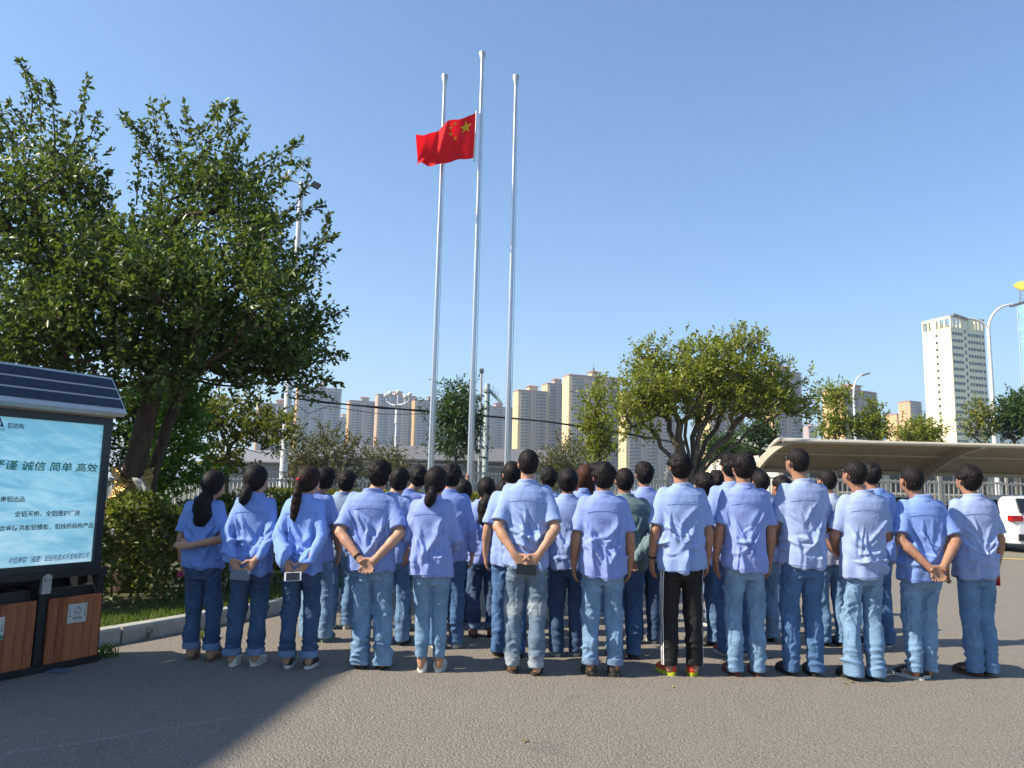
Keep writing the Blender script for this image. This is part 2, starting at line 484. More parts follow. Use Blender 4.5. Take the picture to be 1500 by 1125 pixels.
SHOES = {}
def shoe_mesh(kind):
    """returns (upper mesh, sole mesh); shoe points to +y, heel near y=-.10"""
    if kind in SHOES: return SHOES[kind]
    def outline(w, l0, l1):
        pts = []
        for i in range(28):
            t = 2 * math.pi * i / 28; c, s_ = math.cos(t), math.sin(t)
            y = (l0 + l1) / 2 + (l1 - l0) / 2 * math.copysign(abs(s_) ** .8, s_)
            f = (y - l0) / (l1 - l0); ww = w * (.78 + .34 * math.sin(min(1, f * 1.25) * math.pi * .62) - .18 * max(0, f - .75))
            pts.append((math.copysign(abs(c) ** .75, c) * ww, y))
        return pts
    g = SDF((-.07, -.15, -.01), (.07, .20, .14), .005)
    th = {'running': .030, 'sneaker': .026, 'loafer': .022, 'flat': .014, 'sandal': .022, 'wedge': .050, 'ridged': .034, 'leather': .022}[kind]
    if kind not in ('sandal', 'wedge'):
        hh = {'flat': .062, 'loafer': .070}.get(kind, .080)
        g.cone((0, -.075, hh * .62), (0, -.075, hh), .038, .034, .01)
        g.cone((0, -.07, .046), (0, .08, .040), .040, .042, .02)
        g.ell((0, .095, .036), (.046, .065, .030), .02)
        g.cone((0, -.02, .068), (0, .05, .060), .033, .028, .02)
        if kind in ('flat', 'loafer'):
            g.ell((0, -.055, .098), (.030, .050, .034), 0, None, 's')
    else:
        for y, r in ((.055, .034), (.085, .030)):
            for t0 in np.linspace(-1.2, 1.2, 9):
                a = (math.sin(t0) * .046, y + .01 * math.cos(t0), th + .012 + r * 1.05 * math.cos(t0)); b = (math.sin(t0 + .3) * .046, y + .01 * math.cos(t0 + .3), th + .012 + r * 1.05 * math.cos(t0 + .3))
                g.cone(a, b, .0085, .0085, .004)
        for sx in (-1, 1):
            g.chain([(sx * .042, .055, th + .015), (sx * .042, -.03, th + .045), (sx * .030, -.085, th + .055), (0, -.102, th + .055)], [.008] * 4, .003)
    g.d = np.maximum(g.d, (.010 - g.ax[2])[None, None, :].astype(np.float32))
    v, n, f = g.verts()
    up = mesh_np('shoe_' + kind, v, f)
    so = MB(); o = outline(.046, -.120, .165)
    so.prism(o, .0, th * .55)
    so2 = [(x * 1.0, y) for x, y in outline(.0475, -.124, .168)]
    so.prism(so2, th * .5, th)
    if kind == 'ridged':
        for y in np.linspace(-.11, .13, 13): so.box((0, y, .014), (.103 if -.05 < y < .1 else .088, .008, .024))
    me = so.mesh('sole_' + kind, True)
    SHOES[kind] = (up, me)
    return SHOES[kind]

EYE = None
PEOPLE = []
def person(fx, fy, hx, hy, sex='m', pose='down', sleeve='short', yaw=None, hyaw=0., hpitch=16., pants='straight', pcol=(.10, .19, .33), pname='denim_light',
           fade=0., shoes='sneaker', shcol=((.02, .02, .022), (.6, .6, .58)), scol=(.27, .37, .72), hair='short', cuff=False, hem=.80, girth=1.0, tone=1, seed=0,
           label='', hi=True, stance=.088, glasses=False, band=None, depth_add=.10, hcol=None, track=False, jacket=False, Hfix=None, loc=None, toe=8., wrist_sep=None):
    global EYE
    rng = np.random.default_rng(100 + seed)
    if loc is None:
        b = gnd(fx, fy); rx, ry = b[0], b[1] + depth_add
        t = aty(hx, hy, ry + .02); Ht = t[2]; lx = (t[0] - rx)
    else: rx, ry, Ht, lx = loc
    if yaw is None: yaw = math.degrees(math.atan2(-(-1.1 - rx), 19 - ry)) * .35 + rng.uniform(-4, 4)
    yw = R_(yaw)
    s = Ht / 1.75; fem = sex == 'f'
    # lean expressed in the figure's own frame
    lean = np.array([lx * math.cos(yw), -lx * math.sin(yw) - .00]) / Ht
    root = empty('person', (rx, ry, 0), yw)
    tag(root, label, 'person', 'people lined up facing the flagpoles')
    PEOPLE.append(root)
    G = girth * (0.90 if fem else 1.0)
    def J(x, y, z):   # joint with lean, z in 1.75 m units
        return np.array([x + lean[0] * z * s, y + lean[1] * z * s, z * s])
    # ---------------- joints
    shx = (.150 if fem else .173) * G ** .6
    fo = {-1: rng.uniform(-.04, .03), 1: rng.uniform(-.04, .03)}; kb = {-1: rng.uniform(-.005, .03), 1: rng.uniform(-.005, .03)}
    jt = {}
    for sd in (-1, 1):
        po = pose if isinstance(pose, str) else pose[0 if sd < 0 else 1]
        S = J(sd * shx, -.005, 1.415)
        if po == 'down': E_ = J(sd * (shx + .046), -.03, 1.125); W = J(sd * (shx + .056), .045, .885); hd = np.array([-sd * .05, .12, -1.]); pn = np.array([-sd * 1., .15, 0])
        elif po == 'clasp': E_ = J(sd * (shx + .066), -.115, 1.135); W = J(sd * .060, -.225, .925 if wrist_sep is None else wrist_sep); hd = np.array([-sd * .62, -.06, -.62]); pn = np.array([sd * .15, -.9, .25])
        elif po == 'hold': E_ = J(sd * (shx + (.036 if fem else .06)), -.11, 1.13); W = J(sd * .095, -.215, .93); hd = np.array([-sd * .55, -.05, -.70]); pn = np.array([sd * .15, -.9, .25])
        elif po == 'across': E_ = J(sd * (shx + .06), -.12, 1.12); W = J(-sd * .055, -.205, 1.06); hd = np.array([-sd * 1., -.02, .02]); pn = np.array([0, .9, -.2])
        elif po == 'front': E_ = J(sd * (shx + .055), .02, 1.13); W = J(sd * .13, .20, 1.0); hd = np.array([-sd * .8, .3, -.2]); pn = np.array([0, -1., 0])
        elif po == 'side': E_ = J(sd * (shx + .085), -.06, 1.13); W = J(sd * (shx + .0), -.10, .92); hd = np.array([-sd * .35, -.1, -.8]); pn = np.array([-sd * .4, .9, 0])
        elif po == 'up': E_ = J(sd * (shx + .05), .24, 1.42); W = J(sd * (shx - .02), .36, 1.66); hd = np.array([0, .15, 1.]); pn = np.array([-sd * .3, 1., 0])
        jt[sd] = (S, E_, W, hd, pn, po)
    vs = .0068 if hi else .0105
    ar = (.042 if fem else .049) * G ** .5
    hc = J(0, .018, 0); hc[2] = Ht - .112
    Hm = rot3(R_(hyaw), R_(hpitch)); hk = 1.02 if not fem else 1.0
    hc = hc + np.array([0, -.01, 0])
    def HL(x, y, z): return hc + Hm @ np.array([x * hk * 1.02, y * hk, z])
    # ---------------- body: one continuous surface
    g = SDF((-.52, -.42, -.0), (.52, .50, Ht + .06 if pose != ('down', 'up') else Ht + .35), vs)
    g.ell(HL(0, -.012, .018), (.076, .096, .092), .01, Hm)
    g.ell(HL(0, .030, -.040), (.056, .062, .072), .03, Hm)
    g.ell(HL(0, .060, -.088), (.024, .022, .018), .02, Hm)
    g.cone(HL(0, .088, .012), HL(0, .100, -.026), .006, .0105, .014)
    g.ell(HL(0, .086, -.062), (.022, .012, .011), .008, Hm)
    for sd in (-1, 1):
        g.ell(HL(sd * .033, .094, .010), (.015, .012, .010), .0, Hm, 's')
        g.ell(HL(sd * .075, -.008, -.012), (.011, .020, .032), .006, Hm @ rot3(sd * .35))
    nb = J(0, -.02, 1.44)
    g.cone(nb, hc - np.array([0, .0, .06]), .056 * G ** .5, .052 if fem else .057, .02)
    g.cone(J(0, 0, .95), J(0, 0, 1.30), .085, .10, .02)
    g.cone(J(-shx * .7, 0, 1.375), J(shx * .7, 0, 1.375), .045, .045, .03)
    for sd in (-1, 1):
        S, E_, W, hd, pn, po = jt[sd]
        g.chain([S + np.array([-sd * .025, 0, -.035]), E_], [ar * .9, ar * .80], .02)
        mid = E_ * .7 + W * .3
        g.chain([E_, mid, W], [ar * .80, ar * .86, ar * .56], .012)
        hs = (.9 if fem else 1.0) * s
        thumb_side = {'down': 1, 'clasp': 1, 'hold': 1, 'across': -1, 'front': -1, 'side': 1, 'up': -1}[po] * sd
        hand(g, W, hd, pn, thumb_side, .62 if po == 'up' else (.30 if po != 'down' else .42), hs)
        st = stance * sd
        hp = np.array([.072 * sd + lean[0] * .9 * s, lean[1] * .9 * s, .90 * s])
        kn = np.array([st * .98 + lean[0] * .3 * s, .012 + fo[sd] * .6 + kb[sd], .49 * s]); an = np.array([st, -.035 + fo[sd], .085])
        g.chain([J(0, 0, .97), hp, kn, an], [.07, .058, .042, .034], .02)
        ta = R_(toe) * sd
        fr_ = (.032, .026) if shoes in ('sandal', 'wedge') else (.022, .018)
        g.chain([an, np.array([st + .0, -.045 + fo[sd], .050]), np.array([st + .13 * math.sin(ta), fo[sd] + .11 * math.cos(ta), .046])], [.032, fr_[0], fr_[1]], .02)
    v, n, f = g.verts(.35)
    link('body', mesh_np('body', v, f), skin_mat(tone), root)
    # ---------------- eyes
    if EYE is None:
        m = MB(); m.lathe((0, 0, 0), [(.001, -.010), (.007, -.007), (.010, 0), (.007, .007), (.001, .010)], 10); EYE = m.mesh('eye', True)
    if hi:
        for sd in (-1, 1):
            link('eye', EYE, mat('eye_dark', (.03, .02, .018), .2), root, HL(sd * .033, .082, .010))
    # ---------------- hair
    hb = .015 if hair in ('short', 'crew') else .016
    if hair == 'crew': hb = .008
    ph0 = hc
    zl = Ht - (1.0 if hair in ('pony_long', 'pony_wavy', 'long') else .45)
    g = SDF(hc - np.array([.17, .24, min(.6, hc[2] - zl)]), hc + np.array([.17, .17, .17]), .006 if hi else .0085)
    rr = np.array([.077 + hb, .098 + hb, .093 + hb])
    low = {'short': -.100, 'crew': -.092, 'bob': -.13, 'bun': -.095}.get(hair, -.085)
    c0 = HL(0, -.014, .020)
    def fn(X, Y, Z):
        dx, dy, dz = X - hc[0], Y - hc[1], Z - hc[2]
        lx_ = dx * Hm[0, 0] + dy * Hm[1, 0] + dz * Hm[2, 0]; ly = dx * Hm[0, 1] + dy * Hm[1, 1] + dz * Hm[2, 1]; lz = dx * Hm[0, 2] + dy * Hm[1, 2] + dz * Hm[2, 2]
        stretch = np.where(lz < 0, 1.25 if hair not in ('bob', 'long') else 1.75, 1.0)
        q = np.sqrt((lx_ / rr[0]) ** 2 + ((ly + .014) / rr[1]) ** 2 + ((lz - .020) / (rr[2] * stretch)) ** 2)
        d = (q - 1) * .085
        hl = low + (ly + .095) * .95 + .018 * np.cos(lx_ * 40)
        hl = np.where((np.abs(lx_) > .06) & (ly < .035) & (ly > -.045), np.maximum(hl, .004), hl) if hair in ('short', 'crew') else hl
        if hair == 'bob': hl = np.where(ly < .05, np.minimum(hl, -.11), hl)
        return np.maximum(d, hl - lz)
    g.add(hc - .17, hc + .17, fn)
    if hair == 'short':
        for i in range(22):
            a = rng.uniform(0, 6.28); e_ = rng.uniform(-.1, 1.2); q_ = np.array([math.cos(a) * math.cos(e_) * (.071 + hb), -.014 + math.sin(a) * math.cos(e_) * (.091 + hb), .02 + math.sin(e_) * (.086 + hb)])
            if q_[1] > .05: continue
            tr_ = rng.uniform(.016, .024); g.ell(HL(*(q_ * .93)), (tr_, tr_, tr_), .016)
    lockdir = None
    if hair.startswith('pony'):
        tie = HL(0.0, -.118, -.030 if hair != 'pony_high' else .03)
        if hair == 'pony_long': L, r0 = .36, .030
        elif hair == 'pony_wavy': L, r0 = .28, .058
        else: L, r0 = .13, .034
        if hair == 'pony_long': tie = HL(-.02, -.112, .045)
        pts = [HL(0, -.09, -.0), tie]; rs = [.045, .020]
        for i in range(1, 7):
            t_ = i / 6; wob = (.012 * math.sin(i * 1.9) if hair == 'pony_wavy' else .004 * math.sin(i))
            pts.append(tie + np.array([wob - .02 * t_, -.030 * min(1, t_ * 3) + (.03 * t_ if hair != 'pony_short' else .0), -L * t_])); rs.append(r0 * (.75 + .5 * math.sin(math.pi * min(1, t_ * .9))) * (1 if t_ < .9 else .45))
        g.chain(pts, rs, .012)
    if hair == 'bun':
        g.ell(HL(0, -.10, .055), (.045, .040, .040), .02, Hm)
    if hair == 'long':
        for sx in (-.05, 0, .05):
            g.chain([HL(sx, -.06, -.04), HL(sx * 1.2, -.085, -.16), HL(sx * 1.3, -.09, -.30)], [.05, .042, .022], .02)
    v, n, f = g.verts()
    vL = (v - hc) @ Hm
    ang = np.arctan2(vL[:, 0], -vL[:, 1] + .02)
    ripple = np.sin(ang * 34 + 9 * np.sin(vL[:, 2] * 30)) * .0014 + rng.normal(size=len(v)) * (.0017 if hair in ('short', 'bob') else .0009)
    v = v + n * ripple[:, None]
    nsp = (420 if hi else 140) if hair in ('short', 'bob', 'bun') else (160 if hi else 60)
    idx = rng.integers(0, len(v), nsp)
    keep = n[idx, 2] > -.6; idx = idx[keep]
    cv = v[idx]; down = np.tile(np.array([0, 0, -1.]), (len(idx), 1)) + rng.normal(size=(len(idx), 3)) * .5
    if hair == 'short': down = np.cross(n[idx], np.cross(np.stack([cv[:, 0] - hc[0], cv[:, 1] - hc[1], -np.full(len(idx), .06)], 1), n[idx])) + rng.normal(size=(len(idx), 3)) * .35 * .1
    sv, sf = tri_spikes(cv, n[idx], .020 if hair in ('short', 'bob', 'bun') else .03, .004, rng, .15, down)
    allv = np.concatenate([v, sv]); f = [np.concatenate([f[0], sf + len(v)]), f[1]]
    hm = hair_mat() if hcol is None else hair_mat(hcol, 'hair_%d' % seed)
    hr = link('hair', mesh_np('hair', allv, f), hm, root)
    if band is not None and hair.startswith('pony'):
        m = MB(); m.lathe((0, 0, 0), [(.018, -.012), (.028, -.006), (.028, .006), (.018, .012)], 12)
        link('hair_tie', m.mesh('hair_tie', True), mat('tie_%d' % seed, band, .5), hr, tie, (R_(15), 0, 0))
    # ---------------- shirt
    cs = .0072 if hi else .0130
    gx = G * (1.0 if not fem else .98)
    g = SDF((-.46, -.36, hem * s - .08), (.46, .36, 1.56 * s + .02), cs)
    zz = np.array([hem - .04, .90, 1.02, 1.15, 1.28, 1.36, 1.415, 1.455, 1.49]) * s
    bx = np.array([.182, .181, .176, .179, .187, .185, .168, .122, .070]) * gx
    by = np.array([.146, .144, .132, .127, .129, .122, .108, .087, .066]) * G
    if fem: bx = bx * np.array([1.0, 1.0, .95, .92, .93, .93, .90, .94, 1]);
    g.sections(zz, bx, by, np.zeros(9), np.array([-.012, -.014, -.010, -.005, -.008, -.012, -.015, -.02, -.022]), 0, 2.35, lean)
    for sd in (-1, 1):
        S, E_, W, hd, pn, po = jt[sd]
        ua = E_ - S; uL = np.linalg.norm(ua); ud = ua / uL
        S0 = S + np.array([-sd * .03, 0, -.004])
        if sleeve == 'short':
            end = S + ud * uL * .84
            ra, rb = .060 * G, .069 * G
            def fs(X, Y, Z, S0=S0, end=end, ud=ud, ra=ra, rb=rb):
                ba = (end + ud * .06) - S0; L2 = ba @ ba
                t_ = np.clip(((X - S0[0]) * ba[0] + (Y - S0[1]) * ba[1] + (Z - S0[2]) * ba[2]) / L2, 0, 1)
                dd = np.sqrt((X - S0[0] - t_ * ba[0]) ** 2 + (Y - S0[1] - t_ * ba[1]) ** 2 + (Z - S0[2] - t_ * ba[2]) ** 2) - (ra + t_ * (rb - ra))
                return np.maximum(dd, (X - end[0]) * ud[0] + (Y - end[1]) * ud[1] + (Z - end[2]) * ud[2])
            g.add(np.minimum(S0, end) - .1, np.maximum(S0, end) + .1, fs, .022)
        else:
            fr = .78 if sleeve == 'rolled' else .97
            e2 = E_ + (W - E_) * fr
            g.chain([S0, E_], [.059 * G, .051 * G], .022)
            g.chain([E_, e2], [.051 * G, .040 * G], .012)
            if sleeve == 'rolled':
                g.cone(E_ + (W - E_) * (fr - .16), e2, .050 * G, .046 * G, .006)
    # collar stand
    cz = 1.478 * s; cxy = J(0, -.022, 1.478)
    def fcol(X, Y, Z):
        r_ = np.sqrt(((X - cxy[0]) / 1.0) ** 2 + ((Y - cxy[1]) / 1.02) ** 2)
        zc = Z - cz - .10 * (cxy[1] - Y)
        return np.maximum(np.abs(r_ - (.069 + .35 * np.maximum(0, -zc)) * G ** .3) - .009, np.abs(zc) - .026)
    g.add(cxy - .12, cxy + .12, fcol, .006)
    # hem: slightly curved, dips at the back
    hz = hem * s; hp0 = rng.uniform(0, 6)
    def fhem(X, Y, Z): return (Z - hz - .012 * np.sin(9 * X + hp0) - .035 * np.exp(-((np.abs(X) - .20) / .06) ** 2)) * -1
    xx = g.ax[0][:, None, None]; yy = g.ax[1][None, :, None]; z3 = g.ax[2][None, None, :]
    g.d = np.maximum(g.d, np.where(np.abs(xx - lean[0] * 0.9 * s) < .235, fhem(xx, yy, z3), -1).astype(np.float32))
    v, n, f = g.verts()
    vl = v.copy(); vl[:, 0] -= lean[0] * v[:, 2]; vl[:, 1] -= lean[1] * v[:, 2]
    d = shirt_disp(vl, n, s, rng, sleeve != 'short', 1.25 if hi else 1.1)
    v = v + n * d[:, None]
    sm = shirt_mat(scol, 'shirt_%d_%d_%d' % tuple(int(c * 1000) for c in scol))
    sh = link('jacket' if jacket else 'shirt', mesh_np('shirt', v, f), sm, root)
    if hi:   # stitched yoke seam across the shoulder blades, hem stitching below
        for zs_, hw_, nm in ((1.345, .150 * gx, 'yoke_seam'), (hem + .022, .165 * gx, 'hem_seam')):
            pts = []
            for xq in np.linspace(-hw_, hw_, 17):
                zq = zs_ * s - (.014 * (xq / hw_) ** 2 if nm == 'yoke_seam' else -.012 * math.sin(9 * (xq + lean[0] * zs_ * s) + hp0))
                mq = (np.abs(v[:, 0] - xq - lean[0] * zq) < .014) & (np.abs(v[:, 2] - zq) < .014) & (n[:, 1] < -.1)
                if mq.any(): pts.append((xq + lean[0] * zq, v[mq][:, 1].min() + .0006, zq))
            if len(pts) > 4:
                mm = MB(); mm.tube(pts, .0017, 5); link(nm, mm.mesh(nm, True), sm, sh)
    # ---------------- trousers
    cs = .0090 if hi else .0140
    g = SDF((-.36, -.26, -.0), (.36, .26, 1.05 * s), cs)
    zz = np.array([.74, .84, .93, 1.02]) * s
    hw = (.172 if fem else .165) * G
    g.sections(zz, np.array([.130, .150, .147, .140]) * G, np.array([.092, .109, .105, .098]) * G, np.zeros(4), np.array([-.01, -.018, -.012, -.005]), 0, 2.3, lean)
    for sd in (-1, 1):
        g.ell(J(sd * .066 * G, -.048, .865), (.074 * G, .066 * (.92 if fem else 1), .100), .03)
        st = stance * sd
        hp = J(.075 * sd * G, -.008, .86); kn = np.array([st * .98 + lean[0] * .35 * s, fo[sd] * .6 + kb[sd], .49 * s]); an = np.array([st, -.035 + fo[sd], .0])
        r0, r1, r2, r3 = {'straight': (.088, .070, .065, .064), 'skinny': (.086, .061, .053, .044), 'loose': (.090, .075, .071, .073), 'flared': (.088, .069, .069, .078), 'tapered': (.088, .072, .063, .056)}[pants]
        cf = kn * .55 + an * .45 + np.array([0, -.012, 0])
        g.chain([hp, kn, cf, an], [r0 * G, r1 * G ** .7, r2 * G ** .7, r3 * G ** .5], .022)
        cutz = .085 if track else {'skinny': .115, 'tapered': .060}.get(pants, .035)
        if cuff: cutz = .10
    g.d = np.maximum(g.d, (cutz - g.ax[2])[None, None, :].astype(np.float32))
    v, n, f = g.verts()
    vl = v.copy(); vl[:, 0] -= lean[0] * v[:, 2]
    d = pants_disp(vl, n, s, rng, pants, stance) * (.6 if track else 1)
    if not track:   # back pockets stand proud
        for sd in (-1, 1):
            pk = (np.abs(vl[:, 0] - sd * .072) < .046) & (n[:, 1] < -.4) & (vl[:, 2] > .80 * s) & (vl[:, 2] < .905 * s)
            d += np.where(pk, .0055, 0)
    v = v + n * d[:, None]
    pm = mat(pname, pcol, .7, spec=.3) if track else denim_mat(pcol, pname, fade)
    tr = link('trousers', mesh_np('trousers', v, f), pm, root)
    if cuff:
        for sd in (-1, 1):
            rc = r3 * G ** .5
            mm = MB(); mm.lathe((stance * sd, -.035 + fo[sd], 0), [(rc - .004, .098), (rc + .010, .094), (rc + .013, .118), (rc + .010, .140), (rc - .004, .143)], 22)
            link('cuff', mm.mesh('cuff', True), denim_mat((.11, .17, .27), 'denim_cuff'), tr)
    if track:
        for sd in (-1, 1):
            st = stance * sd
            hp = J(.075 * sd * G, -.008, .86); kn = np.array([st * .98 + lean[0] * .35 * s, fo[sd] * .6 + kb[sd], .49 * s]); an = np.array([st, -.035 + fo[sd], .03]); cf = kn * .55 + an * .45 + np.array([0, -.012, 0])
            for k_ in (-1, 0, 1):
                a0 = -R_(18) + k_ * R_(15)
                mm = MB(); sec = []
                for i in range(25):
                    zt = .93 * s - i / 24 * (.93 * s - .088)
                    c_ = np.array([np.interp(zt, [an[2], cf[2], kn[2], hp[2]], [an[q], cf[q], kn[q], hp[q]]) for q in (0, 1)])
                    m_ = (np.abs(v[:, 2] - max(zt, .10)) < .02) & (v[:, 0] * sd > lean[0] * zt * sd)
                    vv = v[m_][:, :2] - c_; aa = np.arctan2(vv[:, 1], vv[:, 0] * sd)
                    near = np.abs(aa - a0) < .28
                    rad = (np.linalg.norm(vv[near], axis=1).max() if near.any() else .07) + .002
                    sec.append([(c_[0] + sd * rad * math.cos(a0 + e), c_[1] + rad * math.sin(a0 + e), zt) for e in (-.065, .065)])
                vs_ = [p_ for q in sec for p_ in q]
                mm.add(vs_, [[2 * i, 2 * i + 1, 2 * i + 3, 2 * i + 2] for i in range(24)])
                link('stripe', mm.mesh('stripe'), mat('stripe_white', (.75, .75, .75), .6), tr)
    # ---------------- shoes
    up, so = shoe_mesh(shoes)
    for sd in (-1, 1):
        o = link('shoe', up, mat('shoe_up_%d_%d_%d' % tuple(int(c * 500) for c in shcol[0]), shcol[0], .55, bump=.2, bscale=90), root, (stance * sd, .045 * s - .01 + fo[sd], 0), (0, 0, -R_(toe) * sd))
        o.scale = (.95 * (.88 if fem else 1.0), .90 * (.88 if fem else 1.02), 1.0)
        link('sole', so, mat('shoe_sole_%d_%d_%d' % tuple(int(c * 500) for c in shcol[1]), shcol[1], .6), o)
        if shoes == 'sneaker' and track is False and seed == 12:
            for k_ in (-1, 0, 1):
                mm = MB()
                for q in (-1, 1): mm.box((q * .041, .012 + k_ * .026, .050), (.008, .012, .046), M=Matrix.Rotation(.45, 3, 'X') @ Matrix.Rotation(-q * .25, 3, 'Y'))
                link('stripe', mm.mesh('stripe'), mat('stripe_white', (.75, .75, .75), .6), o)
    if glasses:
        m = MB()
        for sd in (-1, 1):
            m.tube([HL(sd * .068, .098, .014), HL(sd * .079, .05, .012), HL(sd * .080, -.02, .008)], .0022, 5)
            ring = [HL(sd * .035 + .026 * math.cos(a), .108, .008 + .018 * math.sin(a)) for a in np.linspace(0, 2 * math.pi, 13)]
            m.tube(ring, .002, 5, False)
        m.tube([HL(-.010, .110, .012), HL(.010, .110, .012)], .002, 5)
        m.build('glasses', mat('glasses_black', (.01, .01, .01), .3), root)
    root['_h'] = Ht
    return root, jt, J, HL, s

def wristband(root, jt, sd, colr, rad=.031):
    S, E_, W, hd, pn, po = jt[sd]
    c = E_ + (W - E_) * .90; d = Vector(W - E_).normalized()
    m = MB(); m.lathe((0, 0, 0), [(rad - .006, -.010), (rad + .003, -.008), (rad + .003, .008), (rad - .006, .010)], 14)
    o = link('wristband', m.mesh('wristband', True), mat('band_%d' % int(sum(colr) * 1000), colr, .4), root, Vector(c))
    o.rotation_euler = d.to_track_quat('Z', 'Y').to_euler()
    return o
# ================================================================== SETTING
def asphalt():
    t = NT('asphalt'); t.set(.92, 0, .25); v = t.coords()
    ag = t.n('ShaderNodeTexVoronoi'); ag.inputs['Scale'].default_value = 75; t.l(v, ag.inputs['Vector'])
    sc_ = t.n('ShaderNodeSeparateColor'); t.l(ag.outputs['Color'], sc_.inputs[0])
    fine = t.noise(v, 58, 7, .82)
    med = t.noise(v, 3.2, 5, .6)
    big = t.noise(v, .45, 3, .5)
    base = t.ramp(fine, [(.30, (.070, .064, .056)), (.50, (.200, .181, .156)), (.72, (.42, .385, .335))])
    stone = t.mix(.42, base, t.ramp(sc_.outputs[0], [(0, (.22, .20, .17)), (.6, (.42, .39, .34)), (1, (.75, .71, .64))]), 'SOFT_LIGHT')
    c = t.mix(t.ramp(med, [(.35, (.35, .35, .35)), (.7, (0, 0, 0))]), stone, (.225, .198, .166))
    c = t.mix(t.math('MULTIPLY', big, .22), c, (.27, .24, .20))
    st_ = t.ramp(t.noise(v, .9, 4, .6, 1.5), [(.60, (0, 0, 0)), (.72, (.30, .30, .30))])
    c = t.mix(st_, c, (.10, .095, .088))
    # pale scuffed scrape, old chalky mark on the tarmac
    sep = t.n('ShaderNodeSeparateXYZ'); t.l(v, sep.inputs[0])
    x0, y0, _ = gnd(160, 1080); x1, y1, _ = gnd(262, 1064)
    dx, dy = x1 - x0, y1 - y0; L = math.hypot(dx, dy)
    u = t.math('ADD', t.math('MULTIPLY', t.math('SUBTRACT', sep.outputs[0], float(x0)), float(dx / L)), t.math('MULTIPLY', t.math('SUBTRACT', sep.outputs[1], float(y0)), float(dy / L)))
    w = t.math('ADD', t.math('MULTIPLY', t.math('SUBTRACT', sep.outputs[0], float(x0)), float(-dy / L)), t.math('MULTIPLY', t.math('SUBTRACT', sep.outputs[1], float(y0)), float(dx / L)))
    w = t.math('ADD', w, t.math('MULTIPLY', t.math('SUBTRACT', med, .5), .09))
    across = t.math('SUBTRACT', 1.0, t.math('MINIMUM', 1.0, t.math('MULTIPLY', t.math('ABSOLUTE', w), 38.0)))
    along = t.math('MULTIPLY', t.math('GREATER_THAN', u, -.5), t.math('LESS_THAN', u, float(L + .3)))
    m = t.math('MULTIPLY', t.math('MULTIPLY', across, along), t.ramp(fine, [(.45, (0, 0, 0)), (.62, (.8, .8, .8))]))
    c = t.mix(m, c, (.40, .38, .35))
    t.color(c)
    h = t.math('ADD', t.math('MULTIPLY', fine, .8), t.math('MULTIPLY', ag.outputs['Distance'], -.9))
    t.bump(h, .85, .010)
    return t.m
ASPH = asphalt()
def sheet(name, pts, z, m, smooth=False):
    me = mesh_np(name, [(p[0], p[1], z) for p in pts], [list(range(len(pts)))], False)
    o = link(name, me, m); return o
g_ = sheet('ground', [(-3600, -300), (3600, -300), (3600, 3900), (-3600, 3900)], -.05, mat('earth', (.11, .10, .075), .95, (.07, .075, .045), .15, .3, 2)); tag(g_, kind='structure')
lot = sheet('asphalt_lot', [(-60, -60), (60, -60), (60, 27), (-60, 27)], 0, ASPH); tag(lot, kind='structure')

# ---- kerb line (near top edge of the planted bed)
kpts = [(-7.2, 1.2), (-5.55, 3.6), (-4.45, 5.45), (-3.57, 7.05), (-3.20, 7.75), (-2.75, 8.62), (-2.36, 9.5), (-1.85, 10.4), (-1.2, 11.1), (-.45, 11.55), (.6, 11.9), (2.0, 12.15), (3.3, 12.7), (4.1, 13.7), (4.5, 15.2), (4.6, 18.8), (4.6, 25.5)]
def resample(pts, step):
    P = [Vector((p[0], p[1], 0)) for p in pts]
    # Catmull-Rom
    Q = []
    for i in range(len(P) - 1):
        p0 = P[max(i - 1, 0)]; p1 = P[i]; p2 = P[i + 1]; p3 = P[min(i + 2, len(P) - 1)]
        for k in range(12):
            t = k / 12
            Q.append(.5 * ((2 * p1) + (-p0 + p2) * t + (2 * p0 - 5 * p1 + 4 * p2 - p3) * t * t + (-p0 + 3 * p1 - 3 * p2 + p3) * t ** 3))
    Q.append(P[-1]); out = [Q[0]]; acc = 0
    for a, b in zip(Q, Q[1:]):
        seg = (b - a).length
        while acc + seg >= step:
            f = (step - acc) / seg; a = a + (b - a) * f; out.append(a); seg = (b - a).length; acc = 0
        acc += seg
    return out
KL = resample(kpts, .78)
kb = MB(); wallmat = mat('concrete_bed', (.22, .21, .19), .9)
for a, b in zip(KL, KL[1:]):
    c = (a + b) / 2; d = b - a
    kb.box((c.x, c.y, .045), (d.length + .02, .10, .09), math.atan2(d.y, d.x))
kerb = kb.build('kerb', wallmat); tag(kerb, kind='structure')
kst = mat('kerb_concrete', (.42, .41, .38), .9, (.28, .275, .25), 9, .5, 120)
proto = MB()
n = 5; L = .762
proto.add([(-L / 2, -.07, 0), (L / 2, -.07, 0), (L / 2, .07, 0), (-L / 2, .07, 0), (-L / 2, -.07, .125), (L / 2, -.07, .125), (L / 2, .07, .145), (-L / 2, .07, .145), (-L / 2, -.052, .145), (L / 2, -.052, .145)],
          [[0, 3, 2, 1], [0, 1, 5, 4], [4, 5, 9, 8], [8, 9, 6, 7], [2, 3, 7, 6], [1, 2, 6, 9, 5], [0, 4, 8, 7, 3]])
kme = proto.mesh('kerb_stone')
rk = random.Random(5)
for a, b in zip(KL, KL[1:]):
    c = (a + b) / 2; d = b - a
    link('kerb_stone', kme, kst, kerb, (c.x, c.y, rk.uniform(-.004, .006)), (rk.uniform(-.012, .012), rk.uniform(-.006, .006), math.atan2(d.y, d.x) + rk.uniform(-.008, .008)))
